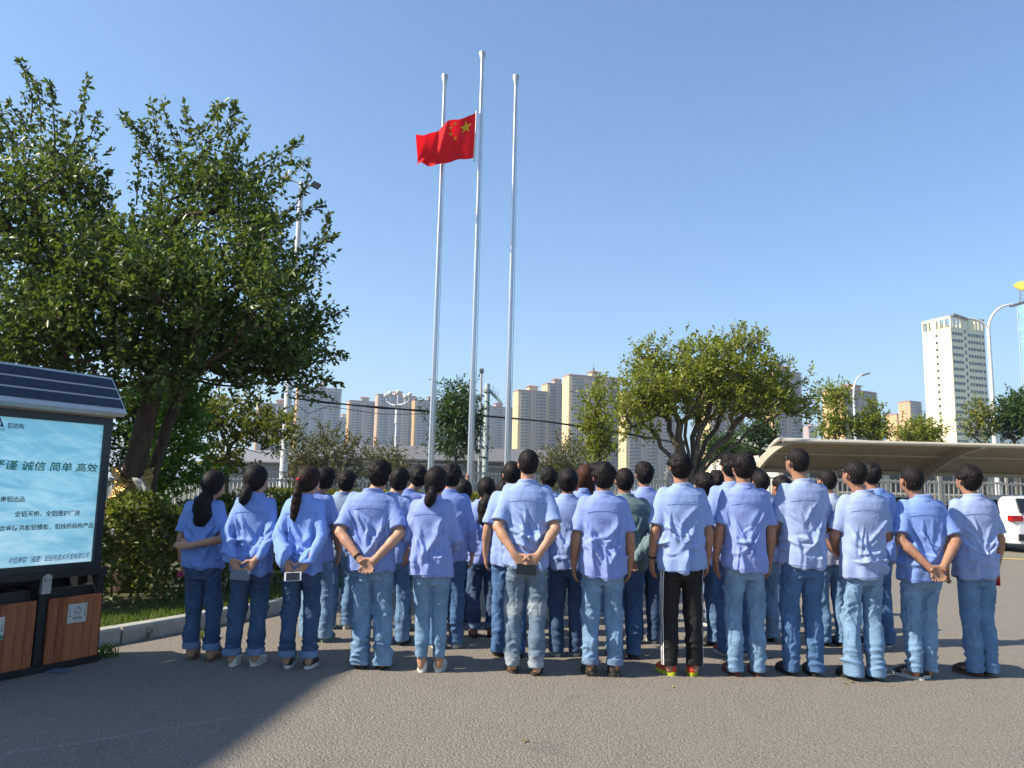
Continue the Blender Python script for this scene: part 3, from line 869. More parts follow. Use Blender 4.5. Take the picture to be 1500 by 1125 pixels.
# ---- lawn behind the kerb
lp = [(p.x, p.y) for p in KL]
off = []
for i, p in enumerate(KL):
    d = (KL[min(i + 1, len(KL) - 1)] - KL[max(i - 1, 0)]).normalized(); nrm = Vector((-d.y, d.x, 0))
    off.append(p + nrm * .05)
soil = mat('lawn_soil', (.075, .085, .03), .95, (.06, .05, .03), 8, .5, 40)
lawn = sheet('lawn', [(p.x, p.y) for p in off] + [(4.6, 26), (-30, 26), (-30, 1.2)], .105, soil); tag(lawn, kind='structure')

# ---- leaf material
def leaf_mat(name, c1, c2, c3=None, trans=.35, rough=.45):
    if name in _mc: return _mc[name]
    t = NT(name); t.set(rough, 0, .35)
    gi = t.n('ShaderNodeNewGeometry')
    st = [(0.0, c1), (.55, c2)] + ([(.93, c3)] if c3 else [])
    col = t.ramp(gi.outputs['Random Per Island'], st)
    t.color(col)
    tr = t.n('ShaderNodeBsdfTranslucent'); t.l(t.mix(.5, col, tuple(min(1, x * y) for x, y in zip(c2, (2.2, 2.0, .8)))), tr.inputs['Color'])
    mx = t.n('ShaderNodeMixShader'); mx.inputs[0].default_value = trans
    t.l(t.b.outputs[0], mx.inputs[1]); t.l(tr.outputs[0], mx.inputs[2]); t.l(mx.outputs[0], t.out.inputs[0])
    _mc[name] = t.m; return t.m
def leaves(pos, dirs, L, W, rng, fold=.35):
    """folded pointed leaves: 4 vertices, 2 triangles each"""
    n = len(pos)
    d = dirs / (np.linalg.norm(dirs, axis=1, keepdims=True) + 1e-9)
    r = rng.normal(size=(n, 3)); r[:, 2] += 1.2
    sd = np.cross(d, r); sd /= np.linalg.norm(sd, axis=1, keepdims=True) + 1e-9
    nn = np.cross(sd, d)
    l = L * rng.uniform(.65, 1.25, (n, 1)); w = W * rng.uniform(.7, 1.2, (n, 1))
    mid = pos + d * l * .5
    v = np.stack([pos, mid - sd * w * .5 + nn * w * fold * .5, pos + d * l - nn * l * .12, mid + sd * w * .5 + nn * w * fold * .5], 1).reshape(-1, 3)
    i = np.arange(n)[:, None] * 4
    return v, np.concatenate([i + np.array([[0, 2, 1]]), i + np.array([[0, 3, 2]])])
def blades(pos, h, w, rng, lean=.45):
    n = len(pos); a = rng.uniform(0, 6.28, n); d = np.stack([np.cos(a), np.sin(a), np.zeros(n)], 1)
    sd = np.stack([-d[:, 1], d[:, 0], np.zeros(n)], 1); hh = h * rng.uniform(.5, 1.3, (n, 1))
    up = np.array([[0, 0, 1.]]); ln = lean * rng.random((n, 1))
    v = np.stack([pos - sd * w, pos + sd * w, pos + up * hh * .6 + d * hh * ln * .4 + sd * w * .6, pos + up * hh + d * hh * ln], 1).reshape(-1, 3)
    i = np.arange(n)[:, None] * 4
    return v, np.concatenate([i + np.array([[0, 1, 2]]), i + np.array([[0, 2, 3]])])
rng = np.random.default_rng(3)
gp = []
for i, p in enumerate(KL[2:22]):
    d = (KL[i + 3] - KL[i + 2]).normalized(); nv = Vector((-d.y, d.x, 0))
    m_ = 1500 if i < 14 else 700
    for _ in range(m_):
        q = p + d * rng.uniform(0, .8) + nv * (.09 + abs(rng.normal()) * .42)
        gp.append((q.x, q.y, .10))
gp = np.array(gp)
v, f = blades(gp, .075, .0045, rng)
# tufts of weeds at the foot of the kerb
wp = []
for (px, py) in ((215, 925), (205, 935), (462, 878), (300, 935), (232, 918), (158, 962)):
    b = gnd(px, py)
    for _ in range(60): wp.append((b[0] + rng.normal() * .05, b[1] + rng.normal() * .04, 0))
v2, f2 = blades(np.array(wp), .10, .005, rng, 1.1)
gm = leaf_mat('grass_blade', (.055, .105, .015), (.10, .17, .025), (.19, .21, .05), .3, .6)
o = link('grass', mesh_np('grass', np.concatenate([v, v2]), np.concatenate([f, f2 + len(v)])), gm); tag(o, 'short green grass growing behind the kerb', 'grass', kind='stuff')

# ---- parking bays on the right: paver strip and yellow line
pv = mat('paver', (.23, .21, .15), .9, (.13, .13, .08), 14, .6, 60)
bay = sheet('parking_bays', [(5.2, 19.35), (40, 18.9), (40, 26.4), (5.2, 26.4)], .004, pv); tag(bay, kind='structure')
yl = sheet('yellow_line', [(5.2, 19.05), (40, 18.6), (40, 18.9), (5.2, 19.35)], .008, mat('yellow_paint', (.55, .38, .10), .8, (.40, .33, .18), 10)); tag(yl, kind='structure')

# ---- trees
def bark_mat(name, c, c2):
    if name in _mc: return _mc[name]
    t = NT(name); t.set(.9, 0, .2); v = t.coords((1, 1, .3)); n1 = t.noise(v, 16, 6, .65, .5)
    t.color(t.ramp(n1, [(.3, c2), (.7, c)])); t.bump(n1, .9, .04); _mc[name] = t.m; return t.m
def px_blobs(blobs, Y, n, rng, shell=.62):
    """points spread through ellipsoidal masses given by where they show in the photo, centred round depth Y"""
    w = np.array([b[2] * b[3] for b in blobs], float); w /= w.sum(); out = []
    for k in rng.choice(len(blobs), n, p=w):
        bx, by, ra, rb, dy, rd = blobs[k]
        u = rng.normal(size=3); u /= np.linalg.norm(u); r = rng.uniform(shell ** 3, 1) ** (1 / 3)
        if rng.random() < .35: r *= rng.uniform(.3, 1)
        u = u * r
        out.append(aty(bx + u[0] * ra, by + u[1] * rb, Y + dy + u[2] * rd))
    return np.array(out)
def skeleton(starts, targets, up=.25, direct=.30, limbs=()):
    """greedy branching: every target joins the nearest earlier node; returns nodes, parents"""
    nodes = [np.array(p, float) for p in starts]; par = [-1] + list(range(len(starts) - 1))
    root = nodes[-1]
    for tip in limbs:
        prev = len(starts) - 1; a = np.array(starts[-1], float)
        for q in range(1, 9):
            f_ = q / 8; p = a + (np.array(tip) - a) * f_; p[2] += .12 * math.sin(math.pi * f_) * (1 if q % 2 else .8); p[0] += .05 * math.sin(q * 2.1 + tip[0]); nodes.append(p); par.append(prev); prev = len(nodes) - 1
    order = np.argsort(np.linalg.norm(targets - root, axis=1))
    for i in order:
        t = targets[i]; A = np.array(nodes)
        dd = np.linalg.norm(A - t, axis=1) + direct * np.linalg.norm(A - root, axis=1) + np.where(A[:, 2] > t[2] + .15, .5, 0)
        dd[:max(0, len(starts) - 2)] += 5
        j = int(np.argmin(dd)); a = nodes[j]; L = np.linalg.norm(t - a); k = max(1, int(L / .35)); prev = j
        for q in range(1, k + 1):
            f_ = q / k; p = a + (t - a) * f_; p[2] += up * L * .25 * math.sin(math.pi * f_) * (-.6)
            nodes.append(p); par.append(prev); prev = len(nodes) - 1
    return np.array(nodes), par
def tree(name, label, starts, r0, blobs, Y, nt, per, leafL, leafW, lm, bm, seed, spread=.28, shoots=(), shoot_n=0, min_r=.006, group='trees along the fence', rtip=.012, droop=0.0, shell=.62, direct=.30, limbs=()):
    rng = np.random.default_rng(seed)
    T = px_blobs(blobs, Y, nt, rng, shell)
    N, par = skeleton(starts, T, direct=direct, limbs=limbs)
    w = np.zeros(len(N)); ch = np.zeros(len(N), int)
    for i in range(len(N) - 1, 0, -1):
        if w[i] == 0: w[i] = 1
        if par[i] >= 0: w[par[i]] += w[i]; ch[par[i]] += 1
    rad = np.maximum(min_r, r0 * (w / w[0]) ** .5)
    m = MB()
    ns = len(starts)
    m.tube(starts, [r0 * (1.35 if i == 0 else 1.0 - .10 * i) for i in range(ns)], 10)
    for i in range(ns, len(N)):
        p = par[i]; ra = min(rad[p], rad[i] * 1.5) if p >= ns else min(rad[p] * .8, rad[i] * 1.6)
        if rad[i] < .02: m.tube([N[p], N[i]], [ra, rad[i]], 4, False)
        else: m.tube([N[p], N[i]], [ra, rad[i]], 7, False)
    base = Vector(starts[0])
    root = empty(name, base); tag(root, label, 'tree', group)
    tr = m.mesh('trunk', True); tr.transform(Matrix.Translation(-base)); link('trunk', tr, bm, root)
    P = []; D = []
    for t in T:
        c = t - N[:ns].mean(0); c /= np.linalg.norm(c) + 1e-9
        k = rng.poisson(per)
        # each twig end carries a few short sprigs with leaves set along them
        nsp = max(1, k // 9)
        for _ in range(nsp):
            d = c * .7 + rng.normal(size=3) * .65; d[2] += .35 - droop; d /= np.linalg.norm(d)
            s0 = t + rng.normal(size=3) * spread * .45; L = spread * rng.uniform(.6, 1.3)
            for q in range(9):
                P.append(s0 + d * L * (q + rng.random()) / 9 + rng.normal(size=3) * .015); dd = d * .6 + rng.normal(size=3) * .6; dd[2] -= droop * .6; D.append(dd)
    # long free shoots that break the outline
    sm = MB()
    for (ax_, ay_, bx_, by_) in shoots:
        dz = rng.uniform(-.4, .2); a = aty(ax_, ay_, Y + dz); b = aty(bx_, by_, Y + dz - .05); L = np.linalg.norm(b - a)
        bend = rng.normal(size=3) * .05 * L
        pts = [a + (b - a) * t_ + bend * math.sin(math.pi * t_) for t_ in np.linspace(0, 1, 7)]
        sm.tube([Vector(p) for p in pts], list(np.linspace(.011, .004, 7)), 4, False)
        for q in range(int(L * shoot_n * 1.25)):
            t_ = rng.random() ** .85; i_ = min(5, int(t_ * 6)); f_ = t_ * 6 - i_; p = pts[i_] * (1 - f_) + pts[i_ + 1] * f_
            dd = (b - a) / L * .6 + rng.normal(size=3) * .7; P.append(p + rng.normal(size=3) * .045 * (1.35 - t_)); D.append(dd)
    if shoots:
        me = sm.mesh('twigs', True); me.transform(Matrix.Translation(-base)); link('twigs', me, bm, root)['kind'] = 'stuff'
    v, f = leaves(np.array(P) - np.array(base), np.array(D), leafL, leafW, rng)
    cr = link('crown', mesh_np('crown', v, f, False), lm, root); cr['kind'] = 'stuff'
    return root
fic = leaf_mat('ficus_leaf', (.034, .062, .014), (.082, .130, .026), (.20, .235, .06), .34, .38)
fic2 = leaf_mat('banyan_leaf', (.095, .130, .014), (.195, .235, .030), (.32, .32, .07), .36, .4)
mango = leaf_mat('mango_leaf', (.020, .050, .012), (.045, .095, .022), (.09, .14, .03), .25, .35)
brown = leaf_mat('olive_leaf', (.060, .070, .028), (.115, .125, .050), (.19, .17, .09), .25, .6)
yel = leaf_mat('yellow_green_leaf', (.060, .090, .018), (.120, .150, .028), (.30, .26, .03), .3, .5)
bright = leaf_mat('bright_leaf', (.045, .115, .015), (.085, .20, .025), (.13, .27, .04), .4, .45)
bark = bark_mat('bark_brown', (.13, .085, .055), (.045, .030, .022))
bark2 = bark_mat('bark_grey', (.17, .14, .105), (.06, .05, .04))

YB = 9.6
b0 = aty(186, 830, YB); b1 = aty(196, 690, YB); b2 = aty(215, 610, YB); b3 = aty(232, 545, YB)
b0[2] = .10
big_blobs = [(70, 310, 88, 95, -.2, 1.3), (35, 240, 55, 58, 0, .9), (160, 400, 150, 110, 0, 1.7), (300, 350, 112, 105, .1, 1.5), (300, 262, 62, 50, .2, .9), (378, 415, 70, 80, .2, 1.2),
             (415, 500, 55, 52, .1, 1.0), (60, 440, 110, 95, -.4, 1.5), (250, 490, 170, 62, .2, 1.6), (60, 510, 90, 50, -.3, 1.2), (355, 310, 52, 50, .4, .8), (-120, 330, 130, 190, 0, 1.6), (330, 540, 120, 40, .5, 1.0), (120, 520, 130, 40, -.5, 1.2), (215, 552, 80, 30, -.4, .8), (90, 545, 80, 26, -.4, .8), (200, 400, 90, 60, -.6, 1.2), (330, 440, 120, 70, -.5, 1.2)]
big_shoots = [(45, 180, 28, 84), (60, 190, 52, 118), (40, 190, 12, 150), (95, 240, 128, 112), (80, 220, 72, 120), (110, 240, 146, 165), (240, 250, 222, 150), (230, 240, 178, 172), (265, 220, 237, 146), (290, 220, 270, 150), (290, 200, 328, 150),
              (300, 210, 352, 172), (330, 240, 362, 190), (350, 260, 440, 205), (370, 300, 452, 232), (400, 340, 478, 300), (400, 330, 452, 262), (410, 380, 492, 345), (420, 400, 490, 372), (430, 430, 482, 312), (440, 470, 505, 455), (440, 500, 512, 522), (420, 540, 498, 560),
              (70, 230, 100, 172), (20, 200, -10, 150), (130, 310, 115, 222), (200, 300, 208, 190), (320, 200, 318, 158), (250, 240, 205, 178), (380, 300, 430, 235), (150, 330, 160, 250), (330, 220, 345, 148)]
tree('ficus_tree', 'tall dense dark green tree rising behind the advertising kiosk', [b0, b1, b2, b3], .15, big_blobs, YB, 660, 82, .085, .048, fic, bark, 11, .28, big_shoots, 85, group='trees along the fence')
# second leaning stem of the same planting bed, its own tree
l0 = aty(205, 800, 9.9); l0[2] = .1
tree('leaning_tree', 'slim dark trunk leaning right beside the foil wrapped trunk', [l0, aty(222, 700, 9.9), aty(250, 610, 9.95), aty(282, 540, 10)], .085, [(300, 500, 90, 50, .3, .8), (370, 520, 60, 40, .3, .6), (425, 545, 44, 32, .2, .6), (440, 490, 30, 40, .2, .5)], 10, 110, 50, .085, .045, fic, bark, 12, .26, [(440, 540, 505, 528), (430, 560, 490, 585)], 50)
# foil wrap round the ficus trunk
def foil():
    t = NT('gold_foil'); t.set(.26, .85, .5); v = t.coords(); n1 = t.noise(v, 18, 4, .6, 1.2)
    t.color(t.ramp(n1, [(.3, (.36, .22, .06)), (.7, (.62, .43, .15))])); t.bump(n1, 1, .05); return t.m
rg = np.random.default_rng(8); fv = []; nr, ns_ = 15, 26
for i in range(nr):
    z = .86 + .66 * i / (nr - 1)
    cx = b0[0] + (b1[0] - b0[0]) * (z - .1) / (b1[2] - .1); cy = YB
    for k in range(ns_):
        a = 2 * math.pi * k / ns_; r = .225 + .026 * math.sin(4 * a + 2.2 * i * .4) + .020 * math.sin(9 * a - i * .9) + rg.normal() * .010 - .035 * (i / nr) ** 2
        fv.append((cx + r * math.cos(a), cy + r * math.sin(a), z + .09 * math.sin(2 * a + 1) * (1 if i in (0, nr - 1) else .3)))
ff = np.array([[i * ns_ + k, i * ns_ + (k + 1) % ns_, (i + 1) * ns_ + (k + 1) % ns_, (i + 1) * ns_ + k] for i in range(nr - 1) for k in range(ns_)])
o = link('trunk_wrap', mesh_np('trunk_wrap', np.array(fv), ff), foil()); tag(o, 'crumpled gold foil wrapped around the tree trunk behind the kiosk', 'wrap')
fm = o.modifiers.new('t', 'SOLIDIFY'); fm.thickness = .008
# loose white cloth flap hanging beside the foil
m = MB(); fl = []
for i in range(9):
    t_ = i / 8; p = aty(200 + 12 * t_ + 7 * math.sin(3 * t_), 700 + 46 * t_, YB - .30)
    for k in range(4): fl.append((p[0] + (k - 1.5) * .040, p[1] - .02 * math.sin(k * 2 + i), p[2]))
m.add(fl, [[i * 4 + k, i * 4 + k + 1, i * 4 + k + 5, i * 4 + k + 4] for i in range(8) for k in range(3)])
o = m.build('cloth_flap', mat('flap_white', (.5, .48, .42), .7), None, True); tag(o, 'pale loose cloth strip hanging over the gold foil wrap', 'cloth')
sm_ = o.modifiers.new('t', 'SOLIDIFY'); sm_.thickness = .01

def simple_tree(name, label, px, ytop, Y, zb, r0, blobs, nt, per, lL, lW, lm, bm, seed, spread=.3, shoots=(), sn=0, droop=0., shell=.5, trunk_top=None):
    base = aty(px[0], 700, Y); base[2] = zb
    top = aty(px[1], trunk_top if trunk_top else ytop + (700 - ytop) * .55, Y)
    mid = (base + top) / 2 + np.array([.06, 0, 0])
    return tree(name, label, [base, mid, top], r0, blobs, Y, nt, per, lL, lW, lm, bm, seed, spread, shoots, sn, droop=droop, shell=shell, min_r=.008)

simple_tree('young_tree', 'bright green leafy young tree propped beside the foil wrapped trunk', (236, 236), 600, 11.2, .1, .045, [(250, 640, 40, 50, 0, .5), (238, 700, 34, 44, 0, .4), (262, 590, 40, 40, 0, .4), (300, 700, 22, 14, -.1, .2)], 95, 60, .085, .05, bright, bark, 21, .2, droop=.5)
simple_tree('background_tree', 'dark bushy tree filling the gap behind the foil wrapped trunk', (120, 130), 560, 13.2, .1, .07, [(120, 600, 90, 50, 0, .9), (215, 610, 60, 55, 0, .8), (170, 665, 80, 45, 0, .7), (60, 640, 80, 60, 0, .7), (-60, 620, 90, 70, 0, .8)], 190, 70, .10, .055, mango, bark, 20, .3)
simple_tree('flowering_tree', 'loose yellow green tree in front of the left fence', (325, 335), 600, 14.5, .1, .05, [(340, 625, 60, 42, 0, .9), (300, 610, 34, 30, 0, .5), (390, 640, 40, 34, 0, .6), (330, 675, 40, 26, 0, .6)], 120, 40, .10, .055, yel, bark2, 22, .26, [(330, 600, 318, 560), (350, 610, 372, 575), (390, 630, 425, 610)], 40)
simple_tree('dry_shrub', 'tall dry olive shrub behind the ponytailed people', (478, 478), 640, 16, .1, .04, [(480, 665, 52, 42, 0, .8), (452, 690, 34, 40, 0, .5), (505, 690, 30, 34, 0, .5)], 120, 46, .075, .035, brown, bark2, 23, .26, [(470, 640, 462, 612), (490, 640, 500, 622), (450, 650, 436, 628), (510, 660, 528, 640), (478, 640, 480, 618)], 46)
simple_tree('dry_shrub', 'small dry brown shrub under the globe lamp', (565, 565), 660, 17, .1, .03, [(565, 680, 34, 26, 0, .6), (585, 690, 24, 24, 0, .4)], 60, 40, .07, .032, brown, bark2, 24, .22, [(560, 665, 552, 650), (575, 665, 584, 652)], 40)
simple_tree('mango_tree', 'dark green drooping leaf tree between two flagpoles', (664, 668), 555, 23.5, .1, .06, [(672, 590, 24, 36, 0, .6), (660, 640, 26, 34, 0, .6), (682, 625, 24, 44, 0, .5), (655, 605, 16, 20, 0, .4)], 110, 48, .17, .05, mango, bark2, 25, .35, [(672, 570, 680, 548), (690, 600, 712, 600)], 22, droop=.75)
simple_tree('dry_shrub', 'dense grey brown shrub behind the front rows near the pale apartment block', (828, 828), 650, 17, .1, .04, [(825, 678, 34, 34, 0, .7), (840, 705, 34, 30, 0, .6), (808, 700, 20, 26, 0, .4)], 120, 50, .065, .03, brown, bark2, 26, .22, [(820, 650, 815, 634), (835, 655, 842, 640), (848, 660, 860, 650)], 40)
simple_tree('slender_tree', 'slender green tree left of the wide banyan', (876, 878), 560, 21, .1, .06, [(880, 580, 18, 22, 0, .6), (866, 615, 16, 28, 0, .5), (880, 640, 24, 32, 0, .6), (872, 665, 24, 16, 0, .5)], 90, 36, .13, .055, fic2, bark2, 27, .3, [(885, 565, 878, 552), (895, 590, 912, 580), (870, 600, 858, 585)], 28)
# wide banyan, many stems from one foot
YN = 17.5
n0 = aty(1003, 760, YN); n0[2] = .1
ban = [(a_ + 14, b_, c_, d_, e_, f_) for a_, b_, c_, d_, e_, f_ in [(960, 560, 62, 46, -.2, 1.2), (1010, 540, 60, 44, 0, 1.2), (1070, 540, 60, 50, .1, 1.2), (930, 600, 44, 34, -.2, .9), (1130, 570, 44, 34, .1, .9), (1170, 600, 30, 22, .1, .6), (1040, 580, 90, 40, .2, 1.4), (1080, 505, 30, 26, 0, .6), (985, 585, 70, 30, -.5, 1.0), (1100, 595, 50, 24, -.4, .8), (925, 635, 26, 16, -.3, .5), (940, 530, 30, 24, 0, .6)]]
tree('banyan_tree', 'wide spreading banyan with many bare grey limbs and round light green crown', [n0, aty(1004, 730, YN), aty(1006, 712, YN)], .175, ban, YN, 430, 70, .088, .05, fic2, bark2, 31, .24,
     [(1075, 500, 1072, 476), (1090, 510, 1122, 482), (1060, 510, 1045, 495), (1000, 510, 1012, 498), (960, 530, 950, 506), (935, 545, 930, 510), (1110, 530, 1132, 512), (1130, 545, 1150, 530), (1170, 590, 1196, 578), (1160, 610, 1200, 598), (905, 600, 893, 590), (925, 640, 900, 655), (1000, 515, 986, 506), (1085, 505, 1100, 492)], 60, direct=.25, limbs=[aty(x_, y_, YN + d_) for x_, y_, d_ in ((935, 610, -.4), (960, 565, .3), (985, 575, -.7), (1005, 540, .1), (1035, 545, .6), (1060, 530, -.3), (1085, 560, .4), (1120, 580, -.2), (1150, 600, .2))])
simple_tree('dark_tree', 'small dark green tree between banyan and carport', (1113, 1113), 615, 27.5, .0, .06, [(1114, 632, 22, 20, 0, .7), (1104, 645, 16, 16, 0, .5), (1126, 640, 14, 16, 0, .5)], 60, 44, .13, .06, mango, bark2, 32, .32)
simple_tree('dark_tree', 'small dark leafy tree low behind the banyan trunk', (1058, 1058), 640, 24.5, .0, .05, [(1056, 665, 22, 16, 0, .7), (1040, 655, 14, 12, 0, .5), (1070, 650, 14, 12, 0, .4)], 50, 40, .12, .055, mango, bark2, 33, .3)
simple_tree('slim_tree', 'slim upright tree beside the single street lamp over the carport', (1222, 1224), 565, 30, 0, .05, [(1218, 590, 12, 26, 0, .5), (1232, 585, 10, 18, 0, .4), (1215, 630, 18, 16, 0, .6), (1240, 628, 18, 18, 0, .6)], 70, 36, .17, .07, fic2, bark2, 34, .36, [(1222, 580, 1234, 563), (1214, 580, 1210, 568)], 18)
simple_tree('slim_tree', 'rounder bushy tree right of the single street lamp', (1276, 1278), 595, 30, 0, .05, [(1280, 620, 16, 24, 0, .5), (1265, 635, 18, 14, 0, .5), (1290, 635, 14, 14, 0, .5)], 60, 36, .17, .07, fic2, bark2, 35, .36, [(1282, 600, 1292, 590), (1255, 620, 1244, 604)], 18)
simple_tree('broad_tree', 'low broad light green tree below the orange apartment blocks', (1350, 1350), 615, 31, 0, .07, [(1345, 635, 26, 16, 0, .8), (1366, 640, 18, 12, 0, .6), (1328, 640, 12, 12, 0, .5)], 80, 40, .18, .06, fic2, bark2, 36, .36, droop=.3)
simple_tree('sparse_tree', 'sparse pale leaved tree in front of the cream tower foot', (1440, 1440), 590, 31, 0, .05, [(1436, 610, 16, 18, 0, .6), (1425, 630, 14, 14, 0, .5), (1452, 630, 12, 14, 0, .5)], 50, 30, .17, .06, yel, bark2, 37, .36, [(1425, 610, 1400, 614), (1436, 600, 1434, 585)], 14)
simple_tree('dense_tree', 'dense round dark green tree right of the double street lamp', (1484, 1486), 580, 31, 0, .08, [(1482, 612, 24, 34, 0, .9), (1500, 610, 24, 30, 0, .8), (1474, 630, 12, 16, 0, .5)], 110, 50, .16, .07, mango, bark2, 38, .36)

# ---- hedges
def hedge(name, label, path, height, width, dens, lL, lW, lm, seed, trimmed=False):
    rng = np.random.default_rng(seed); P = []; D = []
    base = np.array([path[0][0], path[0][1], .1])
    for a, b in zip(path, path[1:]):
        a = np.array(a, float); b = np.array(b, float); L = np.linalg.norm(b - a); d = (b - a) / L; nv = np.array([-d[1], d[0]])
        for _ in range(int(L * dens)):
            u, w_, h = rng.random(), rng.uniform(-1, 1), rng.random() ** (.7)
            hh = height * (1 + (.0 if trimmed else .10) * math.sin(6 * u * L + seed) + (0 if trimmed else .07) * math.sin(17 * u * L))
            if not trimmed: w_ *= 1 - .25 * h ** 3
            if rng.random() < .7:
                if rng.random() < .5: h = 1 - abs(rng.normal()) * .05
                else: w_ = np.sign(w_) * (1 - abs(rng.normal()) * .10)
            q = a + d * u * L + nv * w_ * width / 2
            P.append((q[0], q[1], .12 + h * hh)); D.append((nv[0] * w_ * .8 + rng.normal() * .6, nv[1] * w_ * .8 + rng.normal() * .6, .5 * h + rng.normal() * .5))
    root = empty(name, base); tag(root, label, 'hedge', 'hedges in the planted bed')
    v, f = leaves(np.array(P) - base, np.array(D), lL, lW, rng)
    o = link('foliage', mesh_np('foliage', v, f, False), lm, root); o['kind'] = 'stuff'
    m = MB()
    for a, b in zip(path, path[1:]):
        for t_ in np.arange(0, 1, .18 / max(.2, math.dist(a, b))):
            x = a[0] + (b[0] - a[0]) * t_ + rng.normal() * .05 - base[0]; y = a[1] + (b[1] - a[1]) * t_ + rng.normal() * .05 - base[1]
            m.tube([(x, y, -.02), (x + rng.normal() * .06, y + rng.normal() * .06, height * .45), (x + rng.normal() * .15, y + rng.normal() * .12, height * .85)], [.014, .010, .005], 5, False)
    m.build('stems', bark2, root)
    return root
hl = leaf_mat('hedge_leaf', (.055, .082, .015), (.120, .155, .030), (.23, .235, .06), .30, .38)
hedge('hedge', 'untrimmed broad leaved hedge between kiosk and grass strip', [(-5.1, 7.75), (-4.75, 8.2), (-4.0, 9.15), (-3.35, 10.2), (-2.9, 11.0)], 1.0, .80, 3000, .10, .052, hl, 41)
hedge('hedge', 'trimmed yellow green hedge in front of the left fence', [(-4.6, 13.6), (-3.6, 13.4), (-2.6, 13.2), (-1.2, 13.0), (.6, 13.4)], 1.22, .7, 2200, .06, .032, yel, 42, True)

# ---- fences
fm_ = mat('fence_paint', (.52, .50, .45), .6, (.42, .40, .36), 6)
def fence(label, A, B, zb0, zb1, h, npanel, upper=True, pitch=.115, m=fm_):
    A = np.array(A, float); B = np.array(B, float); L = np.linalg.norm(B - A); d = (B - A) / L; rz = math.atan2(d[1], d[0])
    root = empty('fence', (A[0], A[1], zb0)); tag(root, label, 'fence', 'picket fences round the site')
    pw = L / npanel; pk = MB(); pk.box((0, 0, h / 2), (.042, .030, h)); pick = pk.mesh('picket')
    po = MB(); po.box((0, 0, (h + .26) / 2), (.075, .075, h + .26)); po.box((0, 0, h + .27), (.09, .09, .02)); post = po.mesh('post')
    slope = (zb1 - zb0)
    for i in range(npanel + 1):
        p = d * pw * i; link('post', post, m, root, (p[0], p[1], slope * i / npanel))
    for i in range(npanel):
        c = d * pw * (i + .5); zc = slope * (i + .5) / npanel
        for hz, th in ((h - .03, .06), (.16, .05)) + (((h + .19, .035),) if upper else ()):
            r = MB(); r.box((0, 0, 0), (pw - .08, .045, th), M=Matrix.Rotation(-math.atan2(slope / npanel, pw), 3, 'Y')); link('rail', r.mesh('rail'), m, root, (c[0], c[1], zc + hz), (0, 0, rz))
        k = int(pw / pitch)
        for q in range(1, k):
            p = d * pw * (i + q / k); link('picket', pick, m, root, (p[0], p[1], slope * (i + q / k) / npanel + .02), (0, 0, rz))
    return root
fl0 = aty(150, 705, 17.5); fl1 = aty(470, 690, 22)
fence('pale picket fence behind the hedge and ficus trunk', (fl0[0], 17.5), (fl1[0], 22), .10, .25, 1.32, 3, True)
fc0 = (fl1[0], 22.05); fc1 = (5.3, 26.2)
fence('pale picket fence behind the flagpoles', fc0, fc1, .22, .1, 1.72, 5, True)
fence('grey picket fence behind the parked cars under the carport', (5.35, 26.25), (24, 26.6), .05, .05, 1.95, 8, False, .16, mat('fence_grey', (.36, .34, .29), .6))
# low retaining wall behind the hedge
w_ = MB(); wa = aty(225, 750, 16.2); wb = aty(420, 745, 19.5)
L_ = math.hypot(wb[0] - wa[0], wb[1] - wa[1]); w_.box(((wa[0] + wb[0]) / 2, (wa[1] + wb[1]) / 2, .32), (L_, .22, .46), math.atan2(wb[1] - wa[1], wb[0] - wa[0]))
o = w_.build('garden_wall', mat('garden_wall', (.16, .15, .13), .9, bump=.4)); tag(o, 'low dark concrete wall below the left fence', 'wall')
